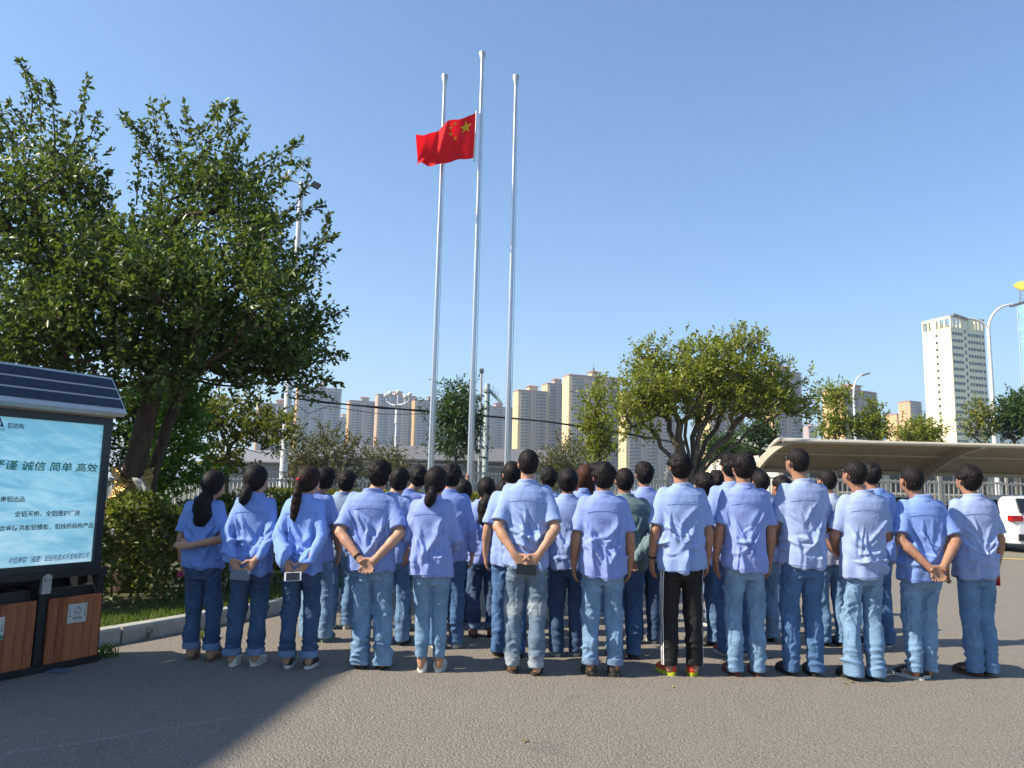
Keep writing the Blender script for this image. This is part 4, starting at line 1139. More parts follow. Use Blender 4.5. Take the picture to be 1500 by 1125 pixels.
# ================================================================== BUILDINGS
def glassm(name, c=(.05, .065, .085), r=.15):
    return mat(name, c, r, tuple(x * .6 for x in c), 40, spec=.6)
GL = glassm('window_glass'); GL2 = glassm('window_dark', (.035, .04, .05), .25)
def apartment(label, px0, px1, ytop, Y, yaw=22, wall=(.50, .40, .30), side=(.62, .43, .22), floors=None, bays=3, depth=13, seed=0, pav=True, name='apartment_block', roofc=(.42, .20, .15)):
    """slab block whose front faces right of the camera; its lit gable shows on the left"""
    rng = random.Random(seed); a = R_(yaw)
    zt = aty((px0 + px1) / 2, ytop, Y)[2]
    # visible width = front * cos + gable * visible fraction; solve for the front width
    xl = aty(px0, 690, Y)[0]; xr = aty(px1, 690, Y)[0]
    W = (xr - xl) / math.cos(a) - depth * .12; W = max(W, 8)
    fh = 3.05; nf = floors or max(4, int(zt / fh)); H = zt
    fh = (H - 3) / nf
    root = empty(name, (xl, Y, 0), a); tag(root, label, 'building', 'distant apartment blocks')
    wm = mat('wall_%d' % int(sum(wall) * 1000), wall, .85, tuple(x * .88 for x in wall), .2); sdm = mat('gable_%d' % int(sum(side) * 1000), side, .85, tuple(x * .92 for x in side), .2)  # sunlit tone painted into the gable colour, shaded tone into the front wall
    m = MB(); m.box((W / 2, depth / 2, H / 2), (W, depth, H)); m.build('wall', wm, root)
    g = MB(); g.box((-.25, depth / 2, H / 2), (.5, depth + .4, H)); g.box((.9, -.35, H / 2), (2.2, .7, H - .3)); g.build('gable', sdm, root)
    # projecting bays and window columns
    bw = W / bays; by = MB(); wi = MB(); sl = MB()
    for b in range(bays):
        x0 = b * bw
        by.box((x0 + bw * .30, -.6, H / 2 - 1), (bw * .30, 1.2, H - 2.5)); by.box((x0 + bw * .93, -.4, H / 2 - .5), (bw * .12, .8, H - 1.2))
        for f in range(nf):
            z = 1.6 + f * fh + fh * .5
            wi.box((x0 + bw * .24, -1.22, z), (bw * .09, .16, fh * .52)); wi.box((x0 + bw * .36, -1.22, z), (bw * .09, .16, fh * .52))
            wi.box((x0 + bw * .60, -.05, z), (bw * .22, .2, fh * .62)); wi.box((x0 + bw * .79, -.05, z), (bw * .10, .2, fh * .45))
            sl.box((x0 + bw * .66, -.45, z - fh * .42), (bw * .40, .95, .18)); sl.box((x0 + bw * .66, -.9, z - fh * .24), (bw * .40, .06, fh * .30))
    for f in range(nf):
        z = 1.6 + f * fh + fh * .5
        for yy in (.25, .7): wi.box((-.52, depth * yy, z), (.16, .9, fh * .36))
    by.build('bays', mat('bay_%d' % int(sum(wall) * 1000), tuple(x * 1.12 for x in wall), .85), root)
    o = wi.build('windows', GL2, root); o['kind'] = 'stuff'
    o = sl.build('balconies', mat('balcony', (.34, .31, .28), .8), root); o['kind'] = 'stuff'
    r = MB(); r.box((W / 2, depth / 2, H + .35), (W + 1.6, depth + 1.8, .7)); r.box((W / 2, depth / 2, H + 1.0), (W - .4, depth - .4, .9))
    rm = mat('roof_%d' % int(sum(roofc) * 1000), roofc, .8)
    r.build('roof', rm, root)
    if pav:
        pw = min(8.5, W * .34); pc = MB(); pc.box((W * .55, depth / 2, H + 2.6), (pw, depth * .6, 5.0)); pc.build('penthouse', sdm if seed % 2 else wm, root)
        ph = MB(); z0 = H + 5.1
        x0, x1, y0, y1 = W * .55 - pw * .62, W * .55 + pw * .62, depth * .5 - depth * .38, depth * .5 + depth * .38
        ph.add([(x0, y0, z0), (x1, y0, z0), (x1, y1, z0), (x0, y1, z0), (x0, y0, z0 + .4), (x1, y0, z0 + .4), (x1, y1, z0 + .4), (x0, y1, z0 + .4), ((x0 * .6 + x1 * .4), depth * .5, z0 + 2.2), ((x0 * .4 + x1 * .6), depth * .5, z0 + 2.2)],
               [[0, 3, 2, 1], [0, 1, 5, 4], [1, 2, 6, 5], [2, 3, 7, 6], [3, 0, 4, 7], [4, 5, 9, 8], [6, 7, 8, 9], [5, 6, 9], [7, 4, 8]])
        ph.build('hip_roof', rm, root)
    return root
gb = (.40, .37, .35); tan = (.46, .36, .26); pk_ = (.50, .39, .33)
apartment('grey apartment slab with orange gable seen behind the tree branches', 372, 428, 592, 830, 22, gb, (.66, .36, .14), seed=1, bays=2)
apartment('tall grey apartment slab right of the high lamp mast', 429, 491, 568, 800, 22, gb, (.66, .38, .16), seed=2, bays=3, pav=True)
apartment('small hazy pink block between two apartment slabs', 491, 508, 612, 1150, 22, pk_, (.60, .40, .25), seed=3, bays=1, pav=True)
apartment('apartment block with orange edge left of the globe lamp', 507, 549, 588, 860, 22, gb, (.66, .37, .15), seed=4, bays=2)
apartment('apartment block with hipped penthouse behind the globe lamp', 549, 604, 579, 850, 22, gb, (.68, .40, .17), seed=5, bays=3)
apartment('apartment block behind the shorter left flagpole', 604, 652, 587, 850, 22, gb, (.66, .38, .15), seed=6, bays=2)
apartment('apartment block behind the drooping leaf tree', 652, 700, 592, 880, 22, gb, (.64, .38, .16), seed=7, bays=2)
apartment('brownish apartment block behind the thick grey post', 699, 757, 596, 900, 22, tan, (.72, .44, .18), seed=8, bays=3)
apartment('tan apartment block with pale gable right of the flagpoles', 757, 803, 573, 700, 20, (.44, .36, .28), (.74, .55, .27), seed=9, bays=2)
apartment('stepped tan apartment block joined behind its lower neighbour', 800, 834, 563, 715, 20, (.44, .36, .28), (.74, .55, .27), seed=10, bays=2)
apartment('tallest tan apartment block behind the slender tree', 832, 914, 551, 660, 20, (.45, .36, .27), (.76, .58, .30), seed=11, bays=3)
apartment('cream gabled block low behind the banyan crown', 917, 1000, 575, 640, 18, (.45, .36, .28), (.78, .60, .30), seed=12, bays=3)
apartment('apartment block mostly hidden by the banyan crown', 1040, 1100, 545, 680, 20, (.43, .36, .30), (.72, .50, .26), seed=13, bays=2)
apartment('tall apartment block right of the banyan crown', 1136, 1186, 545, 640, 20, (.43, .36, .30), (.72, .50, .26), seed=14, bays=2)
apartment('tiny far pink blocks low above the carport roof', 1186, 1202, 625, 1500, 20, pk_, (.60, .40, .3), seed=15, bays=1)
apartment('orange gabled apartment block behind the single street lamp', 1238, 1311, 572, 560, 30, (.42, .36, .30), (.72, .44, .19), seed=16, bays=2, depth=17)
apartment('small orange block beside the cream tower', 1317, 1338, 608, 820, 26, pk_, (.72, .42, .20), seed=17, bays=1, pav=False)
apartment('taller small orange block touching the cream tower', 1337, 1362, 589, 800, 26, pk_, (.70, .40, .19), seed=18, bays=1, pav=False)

# ---- cream office tower
YT = 425.
def tower():
    c0 = aty(1404, 690, YT); xl = aty(1362, 690, YT + 6)[0]
    a = R_(38)
    H = aty(1400, 462, YT)[2]
    root = empty('office_tower', (c0[0], YT, 0), 0); tag(root, 'cream office tower with open frames along the roof edge', 'building')
    # plan: corner nearest the camera at the origin; left face lit, right face in shade
    ur = np.array([math.cos(R_(20)), math.sin(R_(20))]); ul = np.array([-ur[1], ur[0]])
    WL, WR = 19.0, 26.0
    cream = mat('tower_cream', (.76, .67, .45), .85, (.72, .63, .42), .1)
    P = [np.zeros(2), ur * WR, ur * WR + ul * WL, ul * WL]
    m = MB(); m.prism([tuple(p) for p in P], 0, H - 7.5); m.build('wall', cream, root)
    nl = np.array([-ul[1], ul[0]]); nl = -nl if nl[1] > 0 else nl
    nr = np.array([ur[1], -ur[0]])
    nf = 23; fh = (H - 10) / nf
    wi = MB()
    for f in range(nf):
        z = 2 + fh * f + fh * .45
        if z > H - 9: break
        p = ul * WL * .50 + nl * .02; wi.box((p[0], p[1], z), (1.3, .3, 1.5), math.atan2(ul[1], ul[0]))
        for t_ in (.06, .14, .22, .30, .52, .68, .76, .84, .94):
            p = ur * WR * t_ + nr * .02; wi.box((p[0], p[1], z), (1.5, .3, 1.6), math.atan2(ur[1], ur[0]))
        for t_ in (.41, .60):
            p = ur * WR * t_ + nr * .02; wi.box((p[0], p[1], z + (fh * .45 if t_ == .41 else 0)), (1.1, .3, 2.0), math.atan2(ur[1], ur[0]))
    o = wi.build('windows', GL2, root); o['kind'] = 'stuff'
    # open frame crown
    cr = MB()
    def beam(a_, b_, z0, z1, w=.9):
        d = b_ - a_; c = (a_ + b_) / 2; cr.box((c[0], c[1], (z0 + z1) / 2), (np.linalg.norm(d) + w, w, z1 - z0), math.atan2(d[1], d[0]))
    for i in range(4):
        a_, b_ = P[i], P[(i + 1) % 4]; cen = (P[0] + P[2]) / 2
        a2 = a_ + (cen - a_) * .03; b2 = b_ + (cen - b_) * .03
        beam(a2, b2, H - 1.6, H); beam(a2, b2, H - 7.6, H - 6.6)
        L = np.linalg.norm(b2 - a2); k = 5 if i % 2 else 9
        for q in range(k + 1):
            wd = 3.6 if (k == 5 and q == 2) or (k == 9 and q in (4, 5)) else 1.1
            p = a2 + (b2 - a2) * q / k; cr.box((p[0], p[1], H - 4.2), (wd, .8, 6.4), math.atan2((b2 - a2)[1], (b2 - a2)[0]))
    cr.build('roof_frame', cream, root)
    return root
tower()
# ---- blue glass tower at the right edge with a yellow crown sign on a lattice
def glass_tower():
    Y = 390.; x0 = aty(1506, 690, Y)[0]; H = aty(1495, 447, Y)[2]
    root = empty('glass_tower', (x0, Y, 0), R_(-36)); tag(root, 'blue glass tower carrying a yellow fan shaped crown on a lattice', 'building')
    m = MB(); m.box((15, 15, H / 2), (30, 30, H)); t = NT('blue_curtain_glass'); t.set(.12, .0, .8); v = t.coords((1, 1, 1))
    t.color(t.ramp(t.noise(v, .3, 2), [(.3, (.22, .42, .58)), (.7, (.32, .53, .66))])); m.build('curtain_wall', t.m, root)
    fr = MB()
    for k in range(int(H / 3.4)): fr.box((15, 15, 3.4 * k + 2), (30.3, 30.3, .22))
    for k in range(11):
        fr.box((k * 3, -.1, H / 2), (.18, .25, H)); fr.box((-.1, k * 3, H / 2), (.25, .18, H))
    o = fr.build('mullions', mat('mullion', (.55, .62, .68), .5), root); o['kind'] = 'stuff'
    la = MB(); zt = aty(1494, 424, Y)[2]
    for (x, y) in ((.8, 2), (4.6, 2), (.8, 6), (4.6, 6)): la.tube([(x, y, H), (x * .5 + 1.3, y * .5 + 2, zt)], .16, 5)
    for k in range(4):
        z = H + (zt - H) * k / 4; z2 = H + (zt - H) * (k + 1) / 4; la.tube([(.8, 2, z), (4.2, 2, z2)], .10, 4); la.tube([(4.6, 2, z), (1.2, 2, z2)], .10, 4)
    la.build('lattice', mat('lattice_grey', (.25, .25, .26), .6, metal=.3), root)
    cs = MB()
    for k in range(7):
        an = R_(-48 + 16 * k); c = (2.6, 3.6, zt); r = 6.2
        cs.tube([(c[0], c[1], c[2]), (c[0] + math.sin(an) * r * .55, c[1], c[2] + math.cos(an) * r * .55), (c[0] + math.sin(an) * r * .8, c[1], c[2] + math.cos(an) * r * .8)], [.5, .9, .45], 8)
    cs.build('crown_sign', mat('crown_yellow', (.80, .58, .03), .5), root, True)
glass_tower()
# ---- far hills
def hills():
    rng = np.random.default_rng(17); n = 90; xs = np.linspace(-2600, 2900, n); Y = 2100.; v = []
    for x in xs:
        h = 22 + 14 * math.sin(x / 500 + 1) + 10 * math.sin(x / 210) + 6 * math.sin(x / 80 + 2) + rng.normal() * 2
        h += 270 * math.exp(-((x - 1750) / 330) ** 2)
        h = max(h, 6)
        v += [(x, Y, -5), (x, Y + 400, h), (x, Y + 1200, -5)]
    f = np.array([[3 * i + k, 3 * i + 3 + k, 3 * i + 4 + k, 3 * i + 1 + k] for i in range(n - 1) for k in range(2)])
    o = link('hills', mesh_np('hills', np.array(v), f), mat('hill_green', (.06, .085, .045), .95, (.04, .06, .03), .01)); tag(o, kind='structure')
hills()
# ---- low buildings just beyond the fence
def low_building(name, label, p0, p1, H, depth, wallc, roofc, bands=0, wgrid=None):
    A = np.array(p0, float); B = np.array(p1, float); L = np.linalg.norm(B - A); a = math.atan2(B[1] - A[1], B[0] - A[0])
    root = empty(name, (A[0], A[1], 0), a); tag(root, label, 'building')
    m = MB(); m.box((L / 2, depth / 2, H / 2), (L, depth, H)); m.build('wall', mat('lw_%d' % int(sum(wallc) * 1000), wallc, .85, bump=.1), root)
    r = MB(); r.add([(-.4, -.5, H), (L + .4, -.5, H), (L + .4, depth / 2, H + depth * .10), (-.4, depth / 2, H + depth * .10), (-.4, -.5, H + .12), (L + .4, -.5, H + .12), (L + .4, depth / 2, H + depth * .10 + .12), (-.4, depth / 2, H + depth * .10 + .12), (L + .4, depth + .5, H), (-.4, depth + .5, H)],
                    [[0, 1, 5, 4], [4, 5, 6, 7], [0, 3, 2, 1], [1, 2, 6, 5], [0, 4, 7, 3], [7, 6, 8, 9], [3, 9, 8, 2]])
    r.build('roof', mat('lr_%d' % int(sum(roofc) * 1000), roofc, .7), root)
    for k in range(bands):
        b = MB(); b.box((L / 2, -.06, H * (k + 1) / (bands + 1)), (L, .12, .22)); b.build('band', mat('band_concrete', (.42, .41, .40), .8), root)
    if wgrid:
        nx, nz, ww, wh, z0, dz = wgrid; wm = MB(); wm.box((0, 0, 0), (ww, .10, wh)); pane = wm.mesh('window')
        fr = MB(); fr.box((0, -.04, 0), (.05, .12, wh)); fr.box((0, -.04, 0), (ww, .12, .05)); fr.box((0, -.06, -wh / 2 - .05), (ww + .1, .2, .08)); frm = fr.mesh('frame')
        for i in range(nx):
            for j in range(nz):
                o = link('window', pane, GL, root, (L * (i + .5) / nx, -.03, z0 + dz * j)); link('frame', frm, mat('frame_white', (.7, .69, .65), .5), o)
    return root
p0 = aty(436, 690, 62); p1 = aty(770, 690, 62)
low_building('warehouse', 'long low grey shed roof behind the centre fence', (p0[0], 62), (p1[0] + 4, 64), 3.4, 14, (.20, .18, .17), (.15, .14, .14), 1)
p0 = aty(536, 690, 75); p1 = aty(574, 690, 75)
low_building('tiled_house', 'small house with red tiled roof far behind the dry shrub', (p0[0], 80), (p1[0], 80), 4.3, 10, (.45, .34, .26), (.42, .16, .10))
p0 = aty(330, 690, 70); p1 = aty(440, 690, 70)
low_building('warehouse', 'pale low shed partly seen through the left fence', (p0[0], 66), (p1[0], 66), 3.0, 12, (.28, .27, .25), (.22, .22, .22), 1)
p0 = aty(1120, 720, 38); 
low_building('site_office', 'cream low building with window grid seen through the grey fence', (p0[0], 36), (p0[0] + 22, 37.5), 3.3, 10, (.66, .62, .52), (.45, .45, .43), 0, (17, 2, .85, .95, .75, 1.35))
# ---- the office building left of and behind the camera whose roof shades the tarmac
def annex():
    root = empty('office_building', (-14.1, 3.1, 0), R_(-6)); tag(root, 'plain office building left of the tarmac', 'building')
    m = MB(); m.box((-9, -20, 5.6), (18, 40, 11.2)); m.build('wall', mat('annex_wall', (.55, .53, .50), .85), root)
    r = MB(); r.box((-9, -20, 11.35), (18.0, 40.0, .3)); r.build('roof', mat('annex_roof', (.4, .4, .4), .8), root)
    wm = MB(); wm.box((0, 0, 0), (.14, 1.8, 1.5)); me = wm.mesh('window')
    for f in range(3):
        for k in range(10): link('window', me, GL, root, (.0, -3 - 3.6 * k, 2 + 3.4 * f))
annex()

# ---- the air
hb_ = MB(); hb_.box((0, 1800, 159), (7300, 4300, 320)); t = NT('haze_air')
for nd in list(t.t.nodes):
    if nd != t.out: t.t.nodes.remove(nd)
pv_ = t.n('ShaderNodeVolumePrincipled'); pv_.inputs['Color'].default_value = (.62, .80, 1.0, 1); pv_.inputs['Density'].default_value = .00034; pv_.inputs['Anisotropy'].default_value = .2
t.l(pv_.outputs[0], t.out.inputs['Volume'])
hz_ = link('haze', hb_.mesh('haze'), t.m); tag(hz_, 'thin pale haze in the air over the whole place', 'haze', kind='stuff')
# ================================================================== FLAGPOLES AND FLAG
steel = mat('brushed_steel', (.62, .62, .63), .30, (.50, .50, .52), 30, metal=.85, spec=.5)
YP = 19.3
def flagpole(label, px, pytop, pxr, ref_y):
    b = aty(pxr, ref_y, YP); zt = aty(px, pytop, YP)[2]; x = b[0]
    root = empty('flagpole', (x, YP, 0)); tag(root, label, 'flagpole', 'steel flagpoles')
    m = MB(); m.tube([(0, 0, .0), (0, 0, zt * .33), (0, 0, zt * .34), (0, 0, zt * .66), (0, 0, zt * .67), (0, 0, zt - .28)], [.072, .068, .060, .056, .048, .040], 16); m.build('shaft', steel, root, True)
    m = MB(); m.lathe((0, 0, 0), [(.045, zt - .30), (.048, zt - .26), (.050, zt - .24), (.095, zt - .04), (.085, zt), (.02, zt + .01)], 16); m.build('finial', mat('finial_steel', (.55, .54, .52), .4, metal=.7), root, True)
    m = MB(); m.lathe((0, 0, 0), [(.17, .0), (.17, .10), (.11, .14), (.09, .30), (.075, .32)], 18); m.build('base_collar', steel, root, True)
    h = MB(); h.tube([(.085, -.02, .9), (.09, -.02, zt * .5), (.06, -.02, zt - .3)], .008, 5); h.build('halyard', mat('rope', (.6, .6, .58), .8), root)
    return x, zt
flagpole('steel flagpole left of the tallest one, partly behind the flag', 650, 110, 641, 400)
FX, FZ = flagpole('tallest steel flagpole with the red flag at half mast', 706.5, 77, 697, 400)
flagpole('steel flagpole standing right of the tallest one', 757, 111, 749, 400)
# flag: hoist near the middle pole, flying to the left, drooping and rippled
hz1 = aty(694, 167, YP)[2]; hz0 = aty(696, 233, YP)[2]; hx = aty(694.5, 200, YP - .05)[0]
FH = hz1 - hz0
def flag_pt(u, v):
    """u 0 at hoist .. 1 at fly, v 0 bottom .. 1 top"""
    x = -1.45 * u + .03 * math.sin(7 * u + 1.5 * v)
    dz = -.46 * u ** 1.1 - .36 * u - (v - .5) * .34 * u * FH + .07 * math.sin(9 * u - 1.2) * u * (1 - v)
    y = -.62 * u + .22 * u * math.sin(10.5 * u - 1.9 * (1 - v) * u * 2 + .5) + .10 * math.sin(19 * u + 3 * v) * u
    if v < .5: dz += .10 * (math.sin(8.5 * u) * u) * (1 - 2 * v)
    return Vector((hx + x, YP - .06 + y, hz0 + FH * v + dz))
nu, nv = 60, 36
fv = [flag_pt(i / nu, j / nv) for i in range(nu + 1) for j in range(nv + 1)]
ff = np.array([[i * (nv + 1) + j, (i + 1) * (nv + 1) + j, (i + 1) * (nv + 1) + j + 1, i * (nv + 1) + j + 1] for i in range(nu) for j in range(nv)])
flag = empty('flag', (hx, YP - .06, hz0)); tag(flag, 'red flag with five yellow stars flying at half mast', 'flag')
def clothm(name, c, tr=.35):
    t = NT(name); t.set(.7, 0, .2); t.color(c)
    b = t.n('ShaderNodeBsdfTranslucent'); b.inputs[0].default_value = (*c, 1); mx = t.n('ShaderNodeMixShader'); mx.inputs[0].default_value = tr
    t.l(t.b.outputs[0], mx.inputs[1]); t.l(b.outputs[0], mx.inputs[2]); t.l(mx.outputs[0], t.out.inputs[0]); return t.m
def rel(me, o=None):
    me.transform(Matrix.Translation(-Vector((hx, YP - .06, hz0)))); return me
link('cloth', rel(mesh_np('cloth', np.array(fv), ff)), clothm('flag_red', (.74, .012, .020), .45), flag)
m = MB(); m.tube([flag_pt(0, t) + Vector((.018, 0, 0)) for t in np.linspace(-.06, 1.05, 8)], .028, 8); link('hoist_sleeve', rel(m.mesh('hoist_sleeve', True)), mat('sleeve_white', (.75, .75, .73), .7), flag)
ym = clothm('star_yellow', (.80, .62, .04))
def star(cu, cv, r, rot):
    mm = MB(); asp = 1.5
    for side in (-1, 1):
        ring = []
        for k in range(10):
            a = rot + math.pi / 2 + k * math.pi / 5; rr = r if k % 2 == 0 else r * .382
            ring.append((rr * math.cos(a), rr * math.sin(a)))
        pts = [(0, 0)]; tri = []
        for fr in (.5, 1.0): pts += [(p[0] * fr, p[1] * fr) for p in ring]
        for k in range(10):
            q = (k + 1) % 10; tri += [[0, 1 + k, 1 + q], [1 + k, 11 + k, 11 + q, 1 + q]]
        vs_ = []
        for (a, b) in pts:
            p = flag_pt(cu - a / asp, cv + b); e = 1e-3
            tu = flag_pt(cu - a / asp + e, cv + b) - p; tv = flag_pt(cu - a / asp, cv + b + e) - p
            vs_.append(p + tu.cross(tv).normalized() * .010 * side)
        mm.add(vs_, tri)
    me = mesh_np('star', mm.v, mm.f, True); link('star', rel(me), ym, flag)
star(1 / 6, .75, .15, 0)
for cu, cv in ((1 / 3, .9), (.4, .8), (.4, .65), (1 / 3, .55)):
    star(cu, cv, .05, math.atan2(.75 - cv, (cu - 1 / 6) * 1.5))

# ================================================================== LAMPS, POSTS, CABLE
white_p = mat('pole_white', (.66, .67, .68), .45, (.56, .57, .58), 8)
dark_p = mat('lamp_dark', (.02, .02, .022), .5)
def mast():
    Y = 24.; x = aty(421, 600, Y)[0]; zt = aty(442, 268, Y)[2]; za = aty(443, 243, Y)[2]
    r = empty('light_mast', (x, Y, 0)); tag(r, 'tall white mast with two black floodlights behind the big tree', 'lamp post')
    m = MB(); m.tube([(0, 0, 0), (0, 0, zt * .5), (0, 0, zt)], [.13, .105, .075], 14); m.build('shaft', white_p, r, True)
    m = MB(); m.tube([(0, 0, zt), (0, 0, za + .12)], .014, 6); m.build('antenna', white_p, r)
    m = MB(); m.tube([(-.46, 0, zt + .10), (.46, 0, zt - .10)], .028, 8); m.build('cross_arm', white_p, r)
    for sx, dz in ((-1, .10), (1, -.10)):
        f = MB(); f.box((sx * .50, -.08, zt + dz + .0), (.26, .10, .20), M=Matrix.Rotation(R_(25 * sx), 3, 'Y') @ Matrix.Rotation(R_(-30), 3, 'X')); fo = f.build('floodlight', dark_p, r)
        g = MB(); g.box((sx * .50, -.135, zt + dz - .03), (.20, .02, .15), M=Matrix.Rotation(R_(25 * sx), 3, 'Y') @ Matrix.Rotation(R_(-30), 3, 'X')); g.build('lens', mat('lens_grey', (.12, .12, .13), .2), fo)
    return x, Y
MX, MY = mast()
def globe_lamp():
    Y = 36.; x = aty(581, 620, Y)[0]; zt = aty(584, 596, Y)[2]
    r = empty('globe_lamp', (x, Y, 0)); tag(r, 'white post lamp with five round globes in front of the apartments', 'lamp post')
    m = MB(); m.tube([(0, 0, 0), (0, 0, 1.0), (0, 0, 1.05), (0, 0, zt - .8), (0, 0, zt - .78), (0, 0, zt)], [.13, .12, .08, .06, .10, .09], 12); m.build('shaft', white_p, r, True)
    m = MB(); m.lathe((0, 0, 0), [(.05, zt), (.22, zt + .02), (.24, zt + .06), (.06, zt + .10)], 16); m.build('collar', white_p, r, True)
    gm_ = mat('globe_white', (.72, .72, .68), .25)
    s = MB()
    prof = [(.001, -.115)] + [(.115 * math.cos(a), .115 * math.sin(a)) for a in np.linspace(-1.3, 1.3, 9)] + [(.001, .115)]
    s.lathe((0, 0, 0), prof, 14); gl = s.mesh('globe', True)
    arm = MB(); pos = []
    for k in range(4):
        a = math.pi / 4 + k * math.pi / 2 + .35; ex, ey = .66 * math.cos(a), .66 * math.sin(a); z = zt + .56
        arm.tube([(0, 0, zt + .1), (ex * .5, ey * .5, zt + .12), (ex * .9, ey * .9, zt + .24), (ex, ey, zt + .48)], [.03, .025, .022, .022], 6); pos.append((ex, ey, z))
    arm.tube([(0, 0, zt), (0, 0, zt + .62)], .025, 6); pos.append((0, 0, zt + .70)); arm.build('arms', white_p, r)
    for p in pos: link('globe', gl, gm_, r, p)
globe_lamp()
def posts():
    Y = 31.; x = aty(704, 600, Y)[0]; zt = aty(705, 545, Y)[2]
    r = empty('camera_pole', (x, Y, 0)); tag(r, 'thin grey pole with a small box on top between two flagpoles', 'pole')
    m = MB(); m.tube([(0, 0, 0), (0, 0, zt)], [.055, .04], 8); m.build('shaft', mat('pole_grey', (.38, .38, .38), .5), r, True)
    m = MB(); m.box((0, 0, zt + .05), (.17, .15, .17)); m.box((0, -.1, zt + .03), (.08, .10, .08)); m.build('camera_box', mat('box_grey', (.16, .16, .16), .5), r)
    Y = 29.; x = aty(713, 600, Y)[0]; zt = aty(715, 562, Y)[2]
    r = empty('steel_post', (x, Y, 0)); tag(r, 'thick grey green steel post with collar and slanting arm', 'post')
    gp_ = mat('post_grey_green', (.30, .36, .34), .55, (.24, .29, .28), 5)
    m = MB(); m.tube([(0, 0, 0), (0, 0, zt - .02), (0, 0, zt)], [.13, .105, .09], 14); m.build('shaft', gp_, r, True)
    m = MB(); m.lathe((0, 0, 0), [(.10, zt - .33), (.16, zt - .33), (.16, zt - .22), (.10, zt - .22)], 14); m.box((-.16, 0, zt - .27), (.10, .05, .06)); m.build('collar', gp_, r, True)
    a1 = (.52, -.05, zt - .72)
    m = MB(); m.tube([(.10, 0, zt - .28), a1], [.06, .045], 8); m.box(a1, (.10, .22, .12)); m.build('arm', gp_, r, True)
    m = MB()
    for k, h in enumerate((.36, .26, .42, .22)): m.tube([(.22 + .09 * k, 0, zt - .40 - .12 * k), (.22 + .09 * k, 0, zt - .40 - .12 * k + h)], .012, 4)
    m.build('spikes', mat('pole_grey', (.38, .38, .38)), r)
posts()
def street_lamp(label, x_ref, ref_y, Y, heads, top, rad, zsplit):
    x = aty(x_ref, ref_y, Y)[0]; zs = aty(x_ref, zsplit, Y)[2]
    r = empty('street_lamp', (x, Y, 0)); tag(r, label, 'street lamp')
    m = MB(); m.tube([(0, 0, 0), (0, 0, zs * .5), (0, 0, zs)], [rad * 1.35, rad * 1.1, rad * .85], 12); m.build('shaft', white_p, r, True)
    for (hx_, hy_) in heads:
        e = aty(hx_, hy_, Y); dx, dz = e[0] - x, e[2] - zs
        pts = [(dx * (1 - math.cos(t * math.pi / 2)), 0, zs + dz * math.sin(t * math.pi / 2)) for t in np.linspace(0, 1, 9)]
        sgn = 1 if dx > 0 else -1
        m = MB(); m.tube(pts, list(np.linspace(rad * .75, rad * .45, 9)), 8); a = m.build('arm', white_p, r, True)
        h = MB(); L = abs(dx) * .42 + .25; h.box((pts[-1][0] + sgn * L * .35, 0, pts[-1][2] + .04), (L, .22, .09), M=Matrix.Rotation(-sgn * R_(18), 3, 'Y')); ho = h.build('lamp_head', mat('head_grey', (.20, .21, .22), .4), r)
        l_ = MB(); l_.box((pts[-1][0] + sgn * L * .35, 0, pts[-1][2] - .015), (L * .75, .16, .03), M=Matrix.Rotation(-sgn * R_(18), 3, 'Y')); l_.build('diffuser', mat('diff_grey', (.4, .4, .4), .3), ho)
street_lamp('tall white double armed street lamp in front of the cream tower', 1450, 520, 33., [(1484, 446), (1414, 466)], 440, .088, 485)
street_lamp('single curved street lamp in front of the orange gabled block', 1252, 620, 48., [(1264, 549)], 548, .075, 578)
# cable bundle from the mast to a post behind the banyan
cp = [(424, 583), (480, 589.5), (560, 597), (620, 602), (700, 608), (800, 617), (900, 632), (1000, 650)]
def cable():
    up = empty('utility_post', (aty(1000, 650, 28)[0], 28., 0)); tag(up, 'plain wooden utility post hidden behind the banyan trunk', 'post')
    zc = aty(1000, 650, 28)[2]; m = MB(); m.tube([(0, 0, 0), (0, 0, zc + .12)], [.10, .08], 10); m.build('shaft', bark2, up, True)
    P = []
    for i, (x, y) in enumerate(cp):
        t = i / (len(cp) - 1); P.append(Vector(aty(x, y, MY - .05 + 4 * (x - 424) / 576)))
    P = [P[0]] + P[1:]
    m = MB()
    for k in range(4):
        rr = random.Random(k); Q = []
        for i, p in enumerate(P): Q.append(p + Vector((0, rr.uniform(-.03, .03), rr.uniform(-.035, .035))) * (1 if 0 < i < len(P) - 1 else .3))
        m.tube(Q, .022, 5)
    o = m.build('cable_bundle', mat('cable_black', (.012, .012, .014), .6), None, True); tag(o, 'black sagging cable bundle strung past the flagpoles', 'cable')
    m = MB(); rr = random.Random(9); 
    Q = [P[0] + Vector((0, 0, -.05)), (P[0] + P[1]) / 2 + Vector((0, .05, -.42)), P[1] + Vector((0, 0, -.12)), P[2] + Vector((0, 0, -.22)), P[3] + Vector((0, 0, -.10))]
    m.tube(Q, .010, 4); o2 = m.build('loose_wire', mat('cable_black', (.012, .012, .014)), None, True); tag(o2, 'thin slack wire hanging below the cable bundle', 'cable')
cable()

